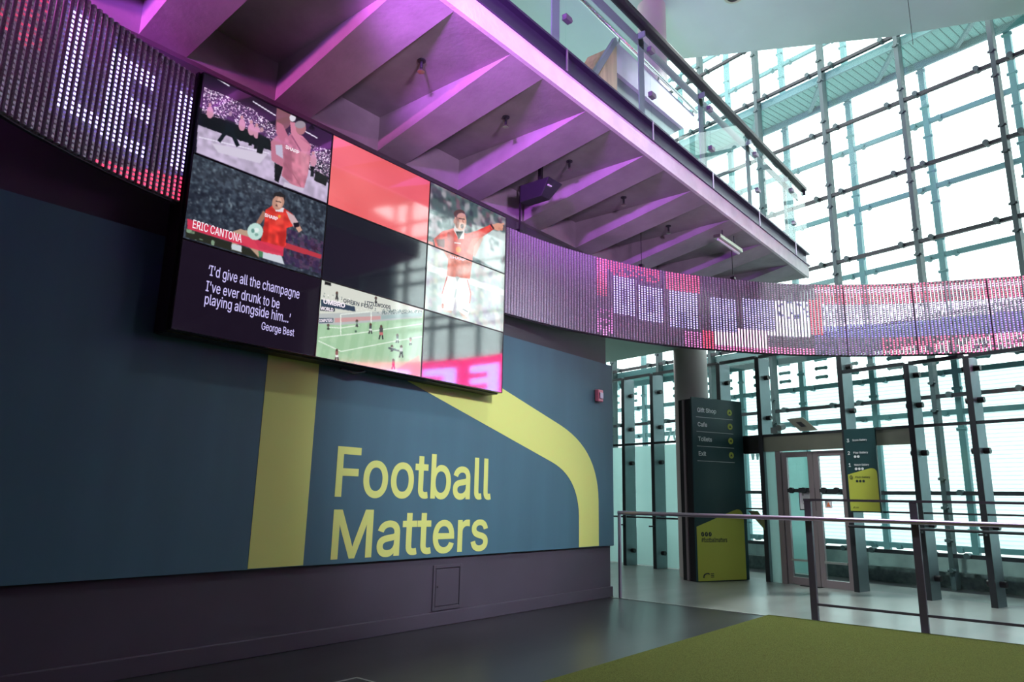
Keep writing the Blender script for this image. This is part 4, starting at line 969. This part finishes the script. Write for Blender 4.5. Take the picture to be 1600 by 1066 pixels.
# directory hung on the fin
def D(t, d, z): return F(t, 10.36-d, z)
di = thing('directory_sign', F(5.2, 10.40, 1.12), 'slim dark green floor directory with lime lower half beside the doors', 'sign')
link('board', MB().obox(F, 4.985, 10.36, 1.12, 5.44, 10.40, 2.31), M['sign_green'], di, bevel=.003)
link('bracket', MB().obox(F, 5.3, 10.40, 1.25, 5.42, 10.487, 1.30).obox(F, 5.3, 10.40, 2.15, 5.42, 10.487, 2.2), M['dark_steel'], di)
EXD = -TF
lp = [(5.425, 1.14), (5.0, 1.14), (5.0, 1.66)]+bez((5.0, 1.66), (5.0, 1.745), (5.09, 1.74), 8)[1:]+[(5.425, 1.655)]
link('lime_panel', MB().prism([F(t, 10.359, z) for t, z in lp], tuple(-NF*.003)), M['sign_lime'], di)
for num, word, z, m_, ic in (('3', 'Score Gallery', 2.12, 'white_print', 0), ('2', 'Play Gallery', 1.94, 'white_print', 2), ('1', 'Match Gallery', 1.765, 'white_print', 3), ('G', 'Pitch Gallery', 1.59, 'dark_print', 3)):
    mb = MB(); letters(mb, num, F(5.40, 10.352, z), EXD, EZ, None, .052, .02); letters(mb, word, F(5.315, 10.352, z+.006), EXD, EZ, .215, .036, .012)
    link('lettering', mb, M[m_], di)
    if ic:
        dm = MB()
        for i in range(ic): dm.prism([F(5.295-i*.047+.019*math.cos(a), 10.356, z-.03+.019*math.sin(a)) for a in np.arange(14)*math.pi/7], tuple(-NF*.002))
        link('icons', dm, M[m_], di)
mb = MB().obox(F, 5.30, 10.352, 1.185, 5.34, 10.353, 1.188).obox(F, 5.30, 10.352, 1.193, 5.34, 10.353, 1.196).prism([F(5.38, 10.352, 1.183), F(5.375, 10.352, 1.195), F(5.35, 10.352, 1.20), F(5.35, 10.352, 1.195), F(5.37, 10.352, 1.19), F(5.374, 10.352, 1.183)], tuple(-NF*.001))
link('logo', mb, M['dark_print'], di)

# poster stand in front of the doors
sd = thing('poster_stand', (11.72, 3.66, 0), 'black floor stand holding a white framed notice before the doors', 'sign stand')
c0 = np.array([11.72, 3.66, 0])
link('base', MB().obox(lambda a, b, z: tuple(c0+TF*a+NF*b+np.array([0, 0, z])), -.16, -.14, 0.0, .16, .14, .018), M['black_metal'], sd, bevel=.004)
link('pole', MB().obox(lambda a, b, z: tuple(c0+TF*a+NF*b+np.array([0, 0, z])), -.035, -.02, .018, .035, .02, 1.17), M['black'], sd, bevel=.004)
def S_(a, b, z): return tuple(c0+TF*a+NF*b+np.array([0, 0, z]))
link('frame', MB().obox(S_, -.14, -.045, 1.13, .14, -.02, 1.47), M['black'], sd, bevel=.003)
pp = link('notice', MB().obox(S_, -.125, -.049, 1.145, .125, -.045, 1.455), M['paper'], sd)
gm = MB(); gm.obox(S_, .06, -.0505, 1.35, .075, -.0495, 1.43).obox(S_, -.075, -.0505, 1.35, -.06, -.0495, 1.415)
gm.prism([S_(.075, -.0495, 1.43), S_(.075, -.0495, 1.415), S_(-.075, -.0495, 1.405), S_(-.075, -.0495, 1.42)], tuple(-NF*.001))
for i in range(5): gm.obox(S_, -.07+.01*(i % 2), -.0505, 1.30-i*.025, .07-.01*(i % 3), -.0495, 1.306-i*.025)
link('printing', gm, M['dark_print'], pp)
wt = thing('warning_sticker', F(5.86, 10.53, 1.22), 'small orange warning triangle sticker on the right door glass', 'sticker')
link('backing', MB().obox(F, 5.81, 10.552, 1.17, 5.92, 10.559, 1.28), M['paper'], wt)
link('triangle', MB().prism([F(5.90, 10.551, 1.19), F(5.83, 10.551, 1.19), F(5.865, 10.551, 1.26)], tuple(-NF*.001)), M['orange'], wt)

# fittings over the doors
cm = thing('camera', F(6.55, 10.45, 2.33), 'small grey security camera on top of the door header', 'camera')
cm.name = 'security_camera'; WLOC[cm.name] = F(6.55, 10.45, 2.33)
link('mount', MB().obox(F, 6.58, 10.44, 2.335, 6.70, 10.50, 2.43), M['grey_panel'], cm)
link('body', MB().tube(F(6.52, 10.38, 2.41), F(6.52, 10.52, 2.44), .05, 14), M['grey_panel'], cm, smooth=True)
def flap(pts, label, sq):
    g = thing('steel_flap', F(*pts[0]), label, 'panel', 'angled steel flaps')
    link('plate', MB().prism([F(*p) for p in pts], tuple(NF*.012)), M['steel'], g)
    q = [np.array(F(*p)) for p in pts]; cc = sum(q)/4
    e1 = (q[1]-q[0])*.11*sq; e2 = (q[3]-q[0])*.14*sq
    link('reader', MB().prism([cc-e1-e2, cc+e1-e2, cc+e1+e2, cc-e1+e2], tuple(-NF*.02)), M['dark_steel'], g)
flap([(6.42, 10.46, 2.55), (6.14, 10.46, 2.56), (5.90, 10.46, 2.34), (6.19, 10.46, 2.34)], 'slanted steel flap with dark reader standing on the door header', 1.3)
flap([(7.22, 10.46, 1.10), (7.04, 10.46, 1.10), (6.92, 10.46, .95), (6.92, 10.46, .80)], 'slanted steel flap on the transom between totem and door', .8)

# arched translucent board standing in the lobby behind the doors
ab = thing('arched_board', F(7.4, 11.6, 0), 'teal translucent arched board seen through the left door', 'board')
pts = [(6.65, .08), (7.55, .08), (7.55, 2.28)]+[(7.0-.0+.0, 2.28)]+bez((6.95, 2.26), (6.68, 2.15), (6.65, 1.6), 12)
link('sheet', MB().prism([F(t, 11.6, z) for t, z in pts], tuple(NF*.02)), M['board_sheet'], ab)
link('foot', MB().obox(F, 6.7, 11.45, 0, 7.5, 11.8, .08), M['stone'], ab)

# glazing numerals
mb = MB(); letters(mb, '76', F(10.44, 12.26, 2.50), -TF, EZ, .36, .30, .03)
tag(link('glazing_numerals', mb, M['vent'], origin=F(10.42, 12.26, 2.38)), 'pale teal numerals on the inner glass left of the column', 'lettering')
mb = MB(); letters(mb, 'WE', F(8.36, 12.26, 2.04), -TF, EZ, .38, .30, .03)
tag(link('glazing_letters', mb, M['vent'], origin=F(8.18, 12.26, 1.97)), 'pale teal letters on the inner glass between totem and door', 'lettering')

# ================================================================== RAILING
ra = thing('railing', (8.32, 2.0, 0), 'dark steel guard railing with satin lilac handrail beside the turf', 'railing')
RX = 8.34
for y in (2.62, 1.58, 0.54, -0.5, -1.54):
    po = MB().box(RX-.028, y-.035, 0, RX+.028, y+.035, 1.25); link('post', po, M['post'], ra, bevel=.004)
    link('rail_bracket', MB().box(RX-.06, y-.02, 1.02, RX-.028, y+.02, 1.06), M['post'], ra)
link('end_post', MB().box(RX-.075, 4.985, 0, RX-.035, 5.015, 1.06), M['rail'], ra, bevel=.004)
link('handrail', MB().tube((RX-.06, 5.015, 1.06), (RX-.06, -1.7, 1.06), .024, 16), M['rail'], ra, smooth=True)
link('top_rail', MB().box(RX-.03, -1.6, 1.25, RX+.03, 2.66, 1.275), M['post'], ra)
link('bottom_rail', MB().box(RX-.012, -1.6, .155, RX+.012, 2.62, .18), M['post'], ra)
